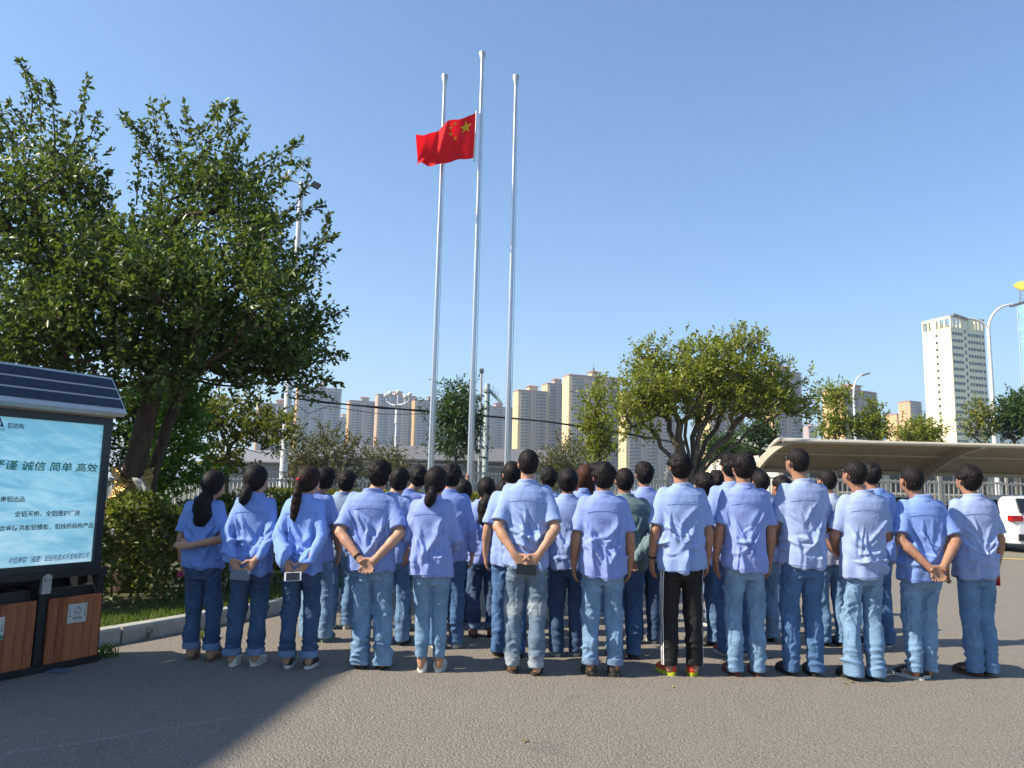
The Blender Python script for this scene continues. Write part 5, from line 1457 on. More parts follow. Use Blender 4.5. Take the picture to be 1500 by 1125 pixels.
# ================================================================== CARPORT
def carport():
    YF, YR = 21.4, 24.9
    xf = aty(1146, 643, YF)[0]; zf = aty(1146, 643, YF)[2]; xb = aty(1108, 668, YR)[0] + .15; zb = aty(1135, 688, YR)[2]
    X1 = 27.; root = empty('carport', (xf, YR, 0)); tag(root, 'long beige membrane carport with curved roof over the cars', 'carport')
    O_ = Vector((xf, YR, 0))
    np_ = 16
    def prof(t):   # t 0 rear low edge .. 1 front high edge, bowed upward
        y = YR + (YF - YR) * t
        z = zb + (zf - zb) * (1 - (1 - t) ** 2.1)
        return y, z
    nx = 40; vv = []
    for i in range(nx + 1):
        s_ = i / nx
        for j in range(np_ + 1):
            t = j / np_; y, z = prof(t); x0 = xb + (xf - xb) * t; x = x0 + (X1 - x0) * s_
            bay = (x - xf) / 5.2; sag = .05 * math.sin(math.pi * (bay % 1)) * math.sin(math.pi * t)
            vv.append((x - O_.x, y - O_.y, z - sag - .18 * 0))
    f_ = np.array([[i * (np_ + 1) + j, (i + 1) * (np_ + 1) + j, (i + 1) * (np_ + 1) + j + 1, i * (np_ + 1) + j + 1] for i in range(nx) for j in range(np_)])
    t = NT('membrane'); t.set(.75, 0, .2); v = t.coords(); c = (.46, .40, .30); t.color(t.ramp(t.noise(v, .8, 4), [(.3, (.38, .33, .25)), (.7, c)]))
    tb = t.n('ShaderNodeBsdfTranslucent'); tb.inputs[0].default_value = (.50, .40, .26, 1); mx = t.n('ShaderNodeMixShader'); mx.inputs[0].default_value = .16
    t.l(t.b.outputs[0], mx.inputs[1]); t.l(tb.outputs[0], mx.inputs[2]); t.l(mx.outputs[0], t.out.inputs[0])
    o = link('membrane', mesh_np('membrane', np.array(vv), f_), t.m, root)
    sd = o.modifiers.new('s', 'SOLIDIFY'); sd.thickness = .012
    fr = mat('carport_steel', (.50, .45, .36), .6, (.42, .38, .30), 8)
    def px_(t): y, z = prof(t); return y - O_.y, z
    # end rib, white rimmed
    m = MB(); pts = []
    for j in range(17):
        t_ = j / 16; y, z = px_(t_); x = xb + (xf - xb) * t_ - O_.x; pts.append((x - .02, y, z + .01))
    m.tube(pts, .065, 8); m.build('end_rim', mat('rim_white', (.72, .66, .55), .5), root, True)
    for (tt, rr) in ((0.02, .075), (.42, .04), (1.0, .06)):
        y, z = px_(tt); x0 = xb + (xf - xb) * tt - O_.x
        m = MB(); m.tube([(x0, y, z - .05), (X1 - O_.x, y, z - .05)], rr, 8); m.build('purlin', fr, root, True)
    xs = [xf + 1.0 + 5.0 * k for k in range(5)]
    ax_px = aty(1440, 652, YF)[0]; xs = [ax_px - 5.4, ax_px, ax_px + 5.4, ax_px + 10.5]
    for x in xs:
        x = x - O_.x
        m = MB(); m.tube([(x, px_(0)[0] + .05, 0), (x, px_(0)[0] + .05, zb - .02)], .085, 10); m.build('column', fr, root, True)
        # tapered curved arm carrying the membrane
        a = MB(); n_ = 12; A = []; 
        for j in range(n_ + 1):
            t_ = j / n_; y, z = px_(t_); dpt = .34 * (1 - t_) ** 1.0 + .08
            A += [(x - .05, y, z - .06), (x + .05, y, z - .06), (x + .05, y, z - .06 - dpt), (x - .05, y, z - .06 - dpt)]
        a.add(A, [[j * 4 + k, j * 4 + (k + 1) % 4, (j + 1) * 4 + (k + 1) % 4, (j + 1) * 4 + k] for j in range(n_) for k in range(4)] + [[3, 2, 1, 0], [n_ * 4 + k for k in range(4)]])
        a.build('arm', fr, root)
carport()

# ================================================================== CARS
def car(label, loc, rz, colr, L=4.5, W=1.82, H=1.62, suv=True, name='parked_car', plate=True):
    root = empty(name, loc, rz); tag(root, label, 'car')
    hw = W / 2; g = SDF((-hw - .1, -L / 2 - .1, 0), (hw + .1, L / 2 + .1, H + .12), .028)
    # side profile: rear at -y
    if suv: py = [-L / 2, -L / 2 + .06, -L / 2 + .42, -L / 2 + .9, .1, .75, 1.25, L / 2 - .25, L / 2]; pz = [.98, 1.02, 1.52, H, H, H * .93, 1.05, .92, .70]
    else: py = [-L / 2, -L / 2 + .12, -L / 2 + .55, -L / 2 + 1.25, -.1, .35, 1.10, L / 2 - .25, L / 2]; pz = [.86, .98, 1.02, H - .06, H, H * .96, 1.0, .86, .62]
    def fn(X, Y, Z):
        zt = np.interp(Y, py, pz)
        belt = 1.0
        w_ = hw - .16 * np.clip((Z - belt) / .6, 0, 1) ** 1.1 - .05 * np.clip((.45 - Z) / .3, 0, 1) - .14 * np.clip((np.abs(Y) - L / 2 + .45) / .45, 0, 1) ** 2
        a = np.abs(X) - w_; b = Z - zt + .05 * (np.abs(X) / hw) ** 4; c = .24 - Z; e = np.abs(Y) - L / 2
        k = .10
        d = np.maximum(a, b) + k * .25 * np.maximum(0, 1 - np.abs(a - b) / k) ** 2
        d = np.maximum(d, e) + k * .25 * np.maximum(0, 1 - np.abs(d - e) / k) ** 2
        return np.maximum(d, c) + 0 * X
    g.add((-hw, -L / 2, .2), (hw, L / 2, H), fn)
    wy = (-L / 2 + .88, L / 2 - .88)
    for yy in wy:
        def cut(X, Y, Z, yy=yy): return np.maximum(np.sqrt((Y - yy) ** 2 + (Z - .33) ** 2) - .37, hw - .28 - np.abs(X))
        g.add((-hw - .1, yy - .4, 0), (hw + .1, yy + .4, .75), cut, 0, 's')
    v, n, f = g.verts()
    t = NT('car_paint_%d' % int(sum(colr) * 1000)); t.set(.28, 0, .5, coat=.6); t.color(colr)
    body = link('body', mesh_np('body', v, f), t.m, root)
    dk = mat('car_glass', (.012, .014, .016), .06, spec=.8)
    def sidex(z): return hw - .16 * max(0, min(1, (z - 1.0) / .6)) ** 1.1
    top = H - .14; wl = MB()
    segs = ([(-L / 2 + .45, -L / 2 + .72, -L / 2 + 1.25, -L / 2 + 1.25), (-L / 2 + 1.30, -L / 2 + 1.30, .02, .02), (.08, .08, .62, 1.02)] if suv else [(-L / 2 + .75, -L / 2 + 1.3, -.15, -.15), (-.09, -.09, .40, .95)])
    for sd in (-1, 1):
        for (y0b, y0t, y1t, y1b) in segs:
            w2 = MB(); q = [(sd * (sidex(1.04) + .008), y0b, 1.04), (sd * (sidex(1.04) + .008), y1b, 1.04), (sd * (sidex(top) + .008), y1t, top), (sd * (sidex(top) + .008), y0t, top)]
            q2 = [(p[0] - sd * .03, p[1], p[2]) for p in q]
            w2.add(q + q2, [[0, 1, 2, 3], [7, 6, 5, 4], [0, 4, 5, 1], [1, 5, 6, 2], [2, 6, 7, 3], [3, 7, 4, 0]]); w2.build('side_window', dk, root)
    rw = MB()
    if suv: q = [(-.62, -L / 2 + .02, 1.08), (.62, -L / 2 + .02, 1.08), (.52, -L / 2 + .30, 1.46), (-.52, -L / 2 + .30, 1.46)]
    else: q = [(-.60, -L / 2 + .56, 1.05), (.60, -L / 2 + .56, 1.05), (.50, -L / 2 + 1.15, H - .10), (-.50, -L / 2 + 1.15, H - .10)]
    q = [(a, b - .015, c + .012) for a, b, c in q]; q2 = [(a, b + .05, c - .02) for a, b, c in q]
    rw.add(q + q2, [[0, 1, 2, 3], [7, 6, 5, 4], [0, 4, 5, 1], [1, 5, 6, 2], [2, 6, 7, 3], [3, 7, 4, 0]]); rw.build('rear_window', dk, root)
    ws = MB(); y0, y1 = (.74, 1.24) if suv else (.36, 1.08)
    q = [(-.68, y1 + .0, 1.06), (.68, y1, 1.06), (.56, y0, H * .93), (-.56, y0, H * .93)]; q = [(a, b + .02, c + .02) for a, b, c in q]; q2 = [(a, b - .05, c - .05) for a, b, c in q]
    ws.add(q + q2, [[0, 1, 2, 3], [7, 6, 5, 4], [0, 4, 5, 1], [1, 5, 6, 2], [2, 6, 7, 3], [3, 7, 4, 0]]); ws.build('windscreen', dk, root)
    ty = MB(); ty.lathe((0, 0, 0), [(.20, -.11), (.31, -.11), (.335, -.07), (.335, .07), (.31, .11), (.20, .11)], 26, 'x'); tym = ty.mesh('tyre', True)
    ri = MB(); ri.lathe((0, 0, 0), [(.03, .100), (.205, .095), (.205, -.09), (.03, -.09)], 20, 'x')
    for k in range(5): a = k * 2 * math.pi / 5; ri.box((.108, .11 * math.cos(a), .11 * math.sin(a)), (.02, .05, .19), M=Matrix.Rotation(a - math.pi / 2, 3, 'X'))
    rim = ri.mesh('rim', True)
    for yy in wy:
        for sd in (-1, 1):
            o = link('wheel', tym, mat('rubber', (.012, .012, .013), .8), root, (sd * (hw - .13), yy, .335), (0, 0, 0 if sd > 0 else math.pi)); link('rim', rim, mat('alloy', (.42, .42, .43), .35, metal=.7), o)
    for sd in (-1, 1):
        tl = MB(); tl.box((sd * (hw - .17), -L / 2 + .08, .93), (.30, .20, .15)); o = tl.build('tail_light', mat('tail_red', (.45, .012, .018), .15), root)
        hl_ = MB(); hl_.box((sd * (hw - .20), L / 2 - .13, .72), (.30, .22, .13)); hl_.build('headlight', mat('head_clear', (.6, .6, .6), .1), root)
    bp = MB(); bp.box((0, -L / 2 + .03, .42), (W * .80, .10, .18)); bp.build('bumper', mat('bumper_dark', (.03, .03, .03), .6), root)
    pl_ = MB(); pl_.box((0, -L / 2 - .012, .74), (.44, .02, .14)); pl_.build('number_plate', mat('plate_blue', (.02, .07, .35), .4), root)
    return root
car('white car parked under the carport right of the last person', (14.5, 23.35, .004), R_(1), (.78, .78, .78), 4.4, 1.78, 1.56)
car('dark saloon car parked under the carport beside the white car', (11.55, 23.7, .004), R_(1), (.02, .021, .024), 4.6, 1.80, 1.48, False)
car('black car parked under the carport, farthest from the white car', (8.6, 23.8, .004), R_(0), (.03, .03, .035), 4.5, 1.80, 1.46, False)

# ================================================================== KIOSK
KO = gnd(143, 968); KA = math.atan2(.886, .463); ku = np.array([math.cos(KA), math.sin(KA), 0]); kn_ = np.array([ku[1], -ku[0], 0])
def kp(x, y, off=0.):
    d = ray(x, y); t = ((KO + kn_ * off - CAM) @ kn_) / (d @ kn_); P = CAM + d * t; return float((P - KO) @ ku), float(P[2])
kiosk = empty('advertising_kiosk', (KO[0], KO[1], 0), KA); tag(kiosk, 'solar roofed advertising kiosk with blue poster over wooden recycling bins', 'kiosk')
blk = mat('kiosk_black', (.016, .017, .019), .45, (.010, .010, .011), 12, .1, 80)
KW = 1.56
m = MB()
for x in (-.035, -.50, -1.03, -KW + .03): m.box((x, .03, .37 if x not in (-.035, -KW + .03) else .37), (.06, .06, .74))
m.box((-KW / 2, .22, .03), (KW, .50, .045)); m.box((-KW / 2, .02, .72), (KW, .09, .055)); m.box((-KW / 2, .44, .72), (KW, .06, .05)); m.box((-.03, .24, .63), (.045, .40, .20)); m.box((-KW / 2, .46, .40), (KW, .02, .66))
for x in (-.06, -KW + .06): m.box((x, .25, 1.0), (.08, .10, 2.0))
m.build('frame', blk, kiosk)
m = MB(); fw = .062
x0, x1, z0, z1 = -KW + .07, -.068, .742, 1.962
m.box(((x0 + x1) / 2, .10, (z0 + z1) / 2), (x1 - x0 - .02, .14, z1 - z0 - .02))
m.box((x0 + fw / 2, .015, (z0 + z1) / 2), (fw, .06, z1 - z0)); m.box((x1 - fw / 2, .015, (z0 + z1) / 2), (fw, .06, z1 - z0))
m.box(((x0 + x1) / 2, .015, z0 + .028), (x1 - x0 - 2 * fw, .06, .056)); m.box(((x0 + x1) / 2, .015, z1 - .032), (x1 - x0 - 2 * fw, .06, .064))
m.build('poster_case', mat('case_dark', (.022, .028, .034), .35), kiosk)
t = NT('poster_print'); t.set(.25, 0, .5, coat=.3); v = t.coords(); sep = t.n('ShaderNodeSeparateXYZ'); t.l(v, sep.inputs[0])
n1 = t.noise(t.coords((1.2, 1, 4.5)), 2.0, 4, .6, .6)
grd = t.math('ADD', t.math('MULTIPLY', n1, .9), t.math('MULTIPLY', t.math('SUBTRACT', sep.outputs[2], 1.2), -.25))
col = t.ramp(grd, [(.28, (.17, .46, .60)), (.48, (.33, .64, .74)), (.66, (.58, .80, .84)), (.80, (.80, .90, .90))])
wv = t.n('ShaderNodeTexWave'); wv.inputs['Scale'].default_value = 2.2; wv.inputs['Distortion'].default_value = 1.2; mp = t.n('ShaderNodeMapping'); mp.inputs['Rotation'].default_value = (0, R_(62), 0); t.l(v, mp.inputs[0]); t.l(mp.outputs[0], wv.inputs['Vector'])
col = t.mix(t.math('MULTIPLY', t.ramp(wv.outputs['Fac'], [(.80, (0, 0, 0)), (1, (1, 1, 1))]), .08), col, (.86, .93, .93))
t.color(col); t.l(col, t.b.inputs['Emission Color']); t.b.inputs['Emission Strength'].default_value = .30  # faint glow added to keep the print bright on the kiosk's shaded face
m = MB(); m.box(((x0 + x1) / 2, .022, (z0 + z1) / 2 - .004), (x1 - x0 - 2 * fw + .004, .02, z1 - z0 - .118)); poster = m.build('poster', t.m, kiosk); poster['label'] = 'light blue poster with Chinese lettering'
YPO = .0095
def text(s_, box, colr, parent, yoff=YPO, shear=0., name='lettering', bold=.0, X=None):
    cu = bpy.data.curves.new('lettering', 'FONT'); cu.body = s_; cu.shear = shear; cu.offset = bold; cu.resolution_u = 2; cu.extrude = 0
    ob = bpy.data.objects.new('tmp', cu); COL.objects.link(ob)
    me = bpy.data.meshes.new_from_object(ob.evaluated_get(bpy.context.evaluated_depsgraph_get())); bpy.data.objects.remove(ob); bpy.data.curves.remove(cu)
    co = np.array([v_.co for v_ in me.vertices]); lo, hi_ = co.min(0), co.max(0)
    if X is None:
        xa, xb_, ya, yb = box; X0, Za = kp(xa, (ya + yb) / 2); X1, _ = kp(xb_, (ya + yb) / 2); Zt = kp((xa + xb_) / 2, ya)[1]; Zb = kp((xa + xb_) / 2, yb)[1]
    else: X0, X1, Zb, Zt = X
    n_ = np.zeros_like(co); n_[:, 0] = X0 + (co[:, 0] - lo[0]) / (hi_[0] - lo[0]) * (X1 - X0); n_[:, 2] = Zb + (co[:, 1] - lo[1]) / (hi_[1] - lo[1]) * (Zt - Zb); n_[:, 1] = yoff
    me.vertices.foreach_set('co', n_.astype(np.float32).ravel()); me.update(); me.materials.clear()
    return link(name, me, mat('ink_%d_%d_%d' % tuple(int(c * 999) for c in colr), colr, .5, colr), parent)
navy = (.018, .045, .15); green = (.015, .17, .11); ink = (.012, .02, .04)
text('铝结构', (12, 36.5, 619.6, 628.2), navy, poster, bold=.01)
text('严谨 诚信 简单 高效', (-12, 144.5, 676, 690), green, poster, bold=.012, shear=.12)
text('南铝出品', (2, 37.7, 727, 735.5), ink, poster, bold=.012)
text('全铝天桥、全铝围护厂房', (22.7, 118, 748, 756.6), ink, poster, bold=.012)
text('合金防洪板铝模板、铝栈桥结构产品', (0, 137.6, 767.5, 776), ink, poster, bold=.012)
text('中铝南铝（福建）铝结构技术开发有限公司', (14.3, 132, 812.8, 822.2), (.02, .09, .28), poster, shear=.3, bold=.006)
# emblem: navy triangle with a notch
lx0, lz0 = kp(-9, 624); lx1, lz1 = kp(8.5, 612); zc_ = lz0
m = MB(); w2 = (lx1 - lx0); m.add([(lx0, YPO, lz0), (lx0 + w2 * .42, YPO, lz0), (lx0 + w2 * .60, YPO, lz0 + (lz1 - lz0) * .42), (lx0 + w2 * .52, YPO, lz1), ], [[0, 1, 2, 3]])
m.add([(lx0 + w2 * .60, YPO, lz0), (lx1, YPO, lz0), (lx0 + w2 * .58, YPO, lz1), (lx0 + w2 * .50, YPO, lz1 - (lz1 - lz0) * .08), (lx0 + w2 * .70, YPO, lz0 + (lz1 - lz0) * .34)], [[0, 1, 2, 3, 4]])
me = mesh_np('emblem', m.v, m.f, False); link('emblem', me, mat('ink_navy', navy, .5, navy), poster)
text('CHALCO', (-9, 8.5, 626.5, 630.5), navy, poster, name='lettering', bold=.01)
# solar roof
roof = empty('solar_roof', (0, 0, 0), 0, kiosk)
rm_ = mat('roof_aluminium', (.55, .56, .57), .4, (.47, .48, .49), 15, metal=.4)
fy, fz, bz, byy = -.12, 1.985, 2.295, .115
sl_ = math.atan2(bz - fz, byy - fy); Lr = math.hypot(bz - fz, byy - fy)
m = MB(); m.box((-KW / 2 - .045, (fy + byy) / 2, (fz + bz) / 2), (KW + .02, Lr, .05), M=Matrix.Rotation(sl_, 3, 'X')); m.build('panel_frame', rm_, roof)
pm_ = mat('solar_cell', (.010, .014, .032), .12, (.014, .02, .045), 3, spec=.6)
cm = MB(); cm.box((0, 0, 0), (.1375, .090, .006)); cme = cm.mesh('solar_cell')
nrm = Vector((0, -math.sin(sl_), math.cos(sl_))); dr = Vector((0, math.cos(sl_), math.sin(sl_)))
for r_i in range(3):
    for c_i in range(11):
        p = Vector((-KW - .035 + (c_i + .5) * .1405, (fy + byy) / 2, (fz + bz) / 2)) + dr * ((r_i - 1) * .112 + .012) + nrm * .0275
        link('solar_cell', cme, pm_, roof, p, (sl_, 0, 0))
m = MB(); m.tube([(-KW - .02, -.02, 1.975), (-.06, -.02, 1.975)], .016, 8); m.build('light_tube', mat('tube_tan', (.42, .34, .22), .5), roof, True)
m = MB(); m.box((-KW / 2, .13, 2.07), (KW - .16, .08, .24)); m.build('roof_bearer', blk, roof)
# bins with planked fronts
wood_t = NT('bin_wood'); wood_t.set(.5, 0, .35); oi = wood_t.n('ShaderNodeObjectInfo')
v = wood_t.coords((9, 9, .8)); nn_ = wood_t.noise(v, 5, 5, .6, .8)
cw = wood_t.ramp(nn_, [(.30, (.11, .028, .014)), (.52, (.29, .085, .034)), (.75, (.46, .18, .07))])
cw = wood_t.mix(wood_t.math('MULTIPLY', oi.outputs['Random'], .8), cw, (.44, .15, .055)); wood_t.color(cw); wood_t.bump(nn_, .2, .004)
plk = MB(); plk.box((0, 0, 0), (.0695, .022, .51)); plk_me = plk.mesh('plank')
bi = 0
for bx1 in (-.005, -.535, -1.065):
    bw = .455; b_ = empty('bin', (bx1, 0, 0), 0, kiosk)
    m = MB(); m.box((-bw / 2, .21, .285), (bw - .01, .38, .49)); m.build('bin_body', blk, b_)
    m = MB()
    for (cx, cy, dx, dy) in ((-bw / 2, .07, bw - .06, .02), (-bw / 2, .39, bw - .06, .02), (-.05, .23, .02, .34), (-bw + .05, .23, .02, .34)): m.box((cx, cy, .565), (dx, dy, .085))
    m.build('liner', mat('liner_black', (.02, .02, .021), .5), b_)
    for k in range(6): link('plank', plk_me, wood_t.m, b_, (-.012 - (k + .5) * .0722, .004 + (.0015 if k % 2 else 0), .282))
    nt_ = MB(); nx0 = -.30 if bi == 0 else -.40
    nt_.box((nx0 + .085, -.010, .405 if bi == 0 else .37), (.155, .004, .145 if bi == 0 else .16)); zc2 = .405 if bi == 0 else .37
    no = nt_.build('notice', mat('notice_white', (.62, .60, .53), .6), b_); 
    xc = nx0 + .085
    tri = MB(); 
    tc = (.30, .28, .26) if bi == 0 else (.02, .12, .08)
    for k in range(3):
        a0 = math.pi / 2 + k * 2 * math.pi / 3; a1_ = a0 + 2 * math.pi / 3
        p0_ = np.array([math.cos(a0), math.sin(a0)]) * .038; p1_ = np.array([math.cos(a1_), math.sin(a1_)]) * .038
        q0_ = p0_ + (p1_ - p0_) * .14; q1_ = p0_ + (p1_ - p0_) * .84
        tri.tube([(xc + q0_[0], -.0125, zc2 + .022 + q0_[1]), (xc + q1_[0], -.0125, zc2 + .022 + q1_[1])], [.0045, .0045], 4)
    tri.build('recycling_mark', mat('mark_%d' % bi, tc, .6, tc), no)
    text('其它垃圾' if bi == 0 else '可回收物', None, ink, no, -.0125, X=(xc - .032, xc + .036, zc2 - .045, zc2 - .027), bold=.02)
    for sx, s_ in ((-1, '保护环境'), (1, '人人有责')):
        for k, chh in enumerate(s_): text(chh, None, ink, no, -.0125, X=(xc + sx * .062 - .007, xc + sx * .062 + .007, zc2 + .042 - .022 * k, zc2 + .058 - .022 * k), bold=.02)
    if bi:
        gb_ = MB(); gb_.box((xc, -.0125, zc2 - .062), (.150, .003, .028)); gb_.build('green_band', mat('band_green', (.02, .20, .12), .6), no)
    bi += 1
m = MB(); m.box((-.497, -.012, .650), (.072, .03, .135)); m.lathe((-.497, -.028, .705), [(.026, -.004), (.028, .002)], 12, 'y'); ash = m.build('ashtray', mat('ash_steel', (.45, .45, .45), .35, metal=.6), kiosk)
m = MB(); m.box((-.497, -.029, .690), (.045, .004, .022)); m.build('ash_slot', blk, ash)
# scrap of litter under the kiosk front
lt = MB(); b = gnd(82, 986); lt.add([(b[0] - .09, b[1], .006), (b[0] + .05, b[1] - .03, .012), (b[0] + .10, b[1] + .02, .03), (b[0] - .04, b[1] + .05, .022), (b[0] - .09, b[1], .001), (b[0] + .05, b[1] - .03, .004), (b[0] + .10, b[1] + .02, .022), (b[0] - .04, b[1] + .05, .014)], [[0, 1, 2, 3], [7, 6, 5, 4], [0, 4, 5, 1], [1, 5, 6, 2], [2, 6, 7, 3], [3, 7, 4, 0]])
o = lt.build('litter', mat('litter_blue', (.10, .13, .20), .6)); tag(o, 'flattened blue grey scrap of litter under the kiosk edge', 'litter')
# a few dry leaves on the tarmac
rl = random.Random(4); lf = []
dm = mat('dry_leaf', (.42, .30, .10), .8)
for k, (x, y) in enumerate([(985, 1007), (1248, 1000), (1240, 1002), (770, 1087), (352, 935), (366, 915)]):
    b = gnd(x, y); a = rl.uniform(0, 6); L = .03; c, s_ = math.cos(a) * L, math.sin(a) * L
    mm = MB(); mm.add([(-c, -s_, .004), (s_ * .4, -c * .4, .012), (c, s_, .005), (-s_ * .4, c * .4, .014)], [[0, 1, 2], [0, 2, 3]])
    o = link('fallen_leaf', mm.mesh('fallen_leaf'), dm, None, (b[0], b[1], 0)); tag(o, 'small dry yellow leaf on the tarmac ' + ('just behind the orange running shoes', 'at the heel of the wide light jeans', 'touching another leaf behind the wide light jeans', 'alone on open sunlit tarmac', 'near the grey phone holder and the kerb', 'against the kerb foot near the red hair tie')[k], 'leaf', 'fallen leaves on the tarmac')
# ================================================================== THE CROWD
DL = dict(pcol=(.125, .215, .33), pname='denim_light'); DM = dict(pcol=(.085, .165, .28), pname='denim_mid'); DD = dict(pcol=(.030, .060, .125), pname='denim_dark'); DB = dict(pcol=(.045, .105, .22), pname='denim_blue')
BLK = ((.014, .014, .016), (.62, .62, .60)); WHT = ((.66, .65, .60), (.68, .67, .62)); BRN = ((.09, .045, .028), (.05, .035, .025)); DKS = ((.020, .019, .018), (.025, .022, .02))
S_A = (.215, .300, .62); S_B = (.175, .280, .62); S_C = (.25, .345, .62); S_D = (.275, .355, .59); S_G = (.16, .23, .36); S_P = (.222, .296, .61)
def hold(name, label, cat, P, dims, colr, rot, extra=None):
    root_, J_pos = P
    mw = Matrix.Translation(root_.location) @ Matrix.Rotation(root_.rotation_euler.z, 4, 'Z')
    w = mw @ Vector(J_pos)
    o = empty(name, w); tag(o, label, cat); o.rotation_euler = (rot[0], rot[1], rot[2] + root_.rotation_euler.z)
    bm = bmesh.new(); bmesh.ops.create_cube(bm, size=1); bmesh.ops.scale(bm, vec=dims, verts=bm.verts); bmesh.ops.bevel(bm, geom=bm.edges[:], offset=min(dims) * .35, segments=2, affect='EDGES')
    me = bpy.data.meshes.new('case'); bm.to_mesh(me); bm.free()
    link('case', me, mat('held_%s' % '_'.join(str(int(c * 999)) for c in colr), colr, .35, colr), o)
    if extra:
        m = MB(); m.box((0, -dims[1] / 2 - .001, 0), (dims[0] * .78, .003, dims[2] * .86)); m.build('screen', mat('phone_screen', (.02, .02, .022), .1), o)
        m = MB(); m.box((dims[0] * .43, -dims[1] / 2 - .001, 0), (.012, .003, .012)); m.build('button', mat('phone_button', (.5, .5, .5), .3), o)
    return o
def mid(jt, J, dy=-.046, dz=-.112):
    a = (jt[-1][2] + jt[1][2]) / 2; return a + np.array([0, dy, dz])

# ---- front row
r, jt, J, HL, s = person(288, 970, 303, 690, 'f', ('down', 'across'), 'short', yaw=2, hyaw=-20, hair='pony_wavy', **DD, cuff=True, shoes='wedge', shcol=((.16, .085, .055), (.13, .075, .045)), scol=S_B, hem=.83, tone=0, seed=1,
    label='person with long wavy ponytail holding one elbow behind her, beside the hedge')
wristband(r, jt, -1, (.55, .10, .04), .026)
hold('key_pouch', 'small pink pouch held low by the wavy ponytailed person', 'pouch', (r, jt[-1][2] + np.array([-.01, .02, -.10])), (.05, .05, .075), (.45, .03, .12), (0, .3, 0))
r, jt, J, HL, s = person(352, 978, 380, 683, 'f', 'hold', 'rolled', yaw=0, hyaw=-20, hair='pony_short', **DD, cuff=True, shoes='flat', shcol=WHT, scol=S_B, hem=.79, tone=0, seed=2, girth=1.06,
    label='person with low short ponytail and white flat shoes holding a grey phone behind her')
hold('phone', 'grey phone held behind the back above rolled dark jeans', 'phone', (r, mid(jt, J)), (.155, .012, .078), (.13, .15, .17), (R_(-12), R_(3), 0))
r, jt, J, HL, s = person(433, 981, 449, 684, 'f', 'hold', 'long', yaw=0, hyaw=-20, hair='pony_long', **DD, cuff=True, shoes='sneaker', shcol=BLK, scol=(.20, .33, .74), hem=.80, tone=0, seed=3, band=(.50, .015, .03), hcol=(.022, .013, .010),
    label='person with long straight ponytail and red hair tie holding a white phone')
hold('phone', 'white phone with black screen held behind the back of the long ponytailed person', 'phone', (r, mid(jt, J)), (.135, .010, .068), (.72, .73, .74), (R_(-12), R_(-4), 0), True)
r, jt, J, HL, s = person(541, 983, 547, 675, 'm', 'clasp', 'short', yaw=0, hyaw=-8, **DL, pants='loose', shoes='sandal', shcol=((.022, .018, .016), (.03, .026, .022)), scol=S_A, seed=4, tone=0, girth=1.05,
    label='sturdy person in dark sandals clasping hands behind, black band on one wrist')
wristband(r, jt, -1, (.015, .012, .012))
r, jt, J, HL, s = person(628, 988, 634, 685, 'f', 'front', 'long', yaw=-2, hyaw=-10, hair='pony_short', **DL, pants='skinny', shoes='flat', shcol=WHT, scol=S_P, hem=.80, seed=5, tone=0, girth=1.10, band=(.45, .45, .48),
    label='person with short tied ponytail, slim light jeans and white slip-on shoes', stance=0.068)
r, jt, J, HL, s = person(768, 990, 773, 659, 'm', 'hold', 'short', yaw=0, hyaw=4, pcol=(.10, .15, .21), pname='denim_faded', fade=.55, pants='tapered', shoes='sandal', shcol=((.13, .055, .035), (.07, .045, .03)), scol=S_C, seed=6, tone=0, hair='crew', girth=1.02,
    label='person in faded jeans and brown sandals holding a black phone behind', stance=0.096, wrist_sep=.90)
hold('phone', 'black phone held behind the back above faded jeans', 'phone', (r, mid(jt, J)), (.155, .012, .078), (.012, .011, .011), (R_(-12), R_(5), 0))
r, jt, J, HL, s = person(884, 993, 883, 678, 'm', 'down', 'short', yaw=2, hyaw=4, **DL, pants='tapered', cuff=True, shoes='ridged', shcol=((.045, .040, .032), (.05, .048, .04)), scol=S_P, seed=7, tone=1, girth=1.02, stance=0.096,
    label='person in cuffed light jeans and ridged dark grey shoes, arms hanging down')
r, jt, J, HL, s = person(1002, 993, 997, 664, 'm', 'down', 'short', yaw=4, hyaw=0, pcol=(.011, .011, .012), pname='track_black', track=True, pants='straight', shoes='running', shcol=((.62, .065, .02), (.46, .50, .03)), scol=S_C, seed=8, tone=1, girth=1.04, stance=0.100, toe=16,
    label='person in black track trousers with white side stripes and orange running shoes')
wristband(r, jt, -1, (.014, .014, .016))
r, jt, J, HL, s = person(1098, 993, 1088, 664, 'm', 'down', 'short', yaw=2, hyaw=8, **DL, pants='straight', shoes='leather', shcol=((.20, .05, .035), (.16, .045, .03)), scol=S_P, seed=9, tone=1, girth=.98, stance=0.096,
    label='slim person in light jeans and reddish shoes right of the black track trousers')
r, jt, J, HL, s = person(1182, 993, 1174, 657, 'm', 'front', 'short', yaw=6, hyaw=14, **DB, pants='straight', shoes='leather', shcol=DKS, scol=S_D, seed=10, tone=1, hair='crew', glasses=True, girth=1.06, stance=0.096, hem=.82,
    label='tallest person with glasses in dark blue jeans and a pale creased shirt')
r, jt, J, HL, s = person(1270, 998, 1262, 675, 'm', 'front', 'short', yaw=2, hyaw=16, **DL, pants='flared', shoes='leather', shcol=DKS, scol=S_D, seed=11, tone=1, hair='crew', glasses=True, girth=1.0, stance=0.092, toe=14,
    label='person with glasses and wide light jeans right of the tallest one')
r, jt, J, HL, s = person(1357, 997, 1346, 684, 'm', 'clasp', 'short', yaw=3, hyaw=8, **DL, pants='tapered', shoes='sneaker', shcol=BLK, scol=S_B, seed=12, tone=1, hair='crew', girth=1.0, stance=0.072, toe=28,
    label='person clasping open hands behind, in black trainers with three white stripes')
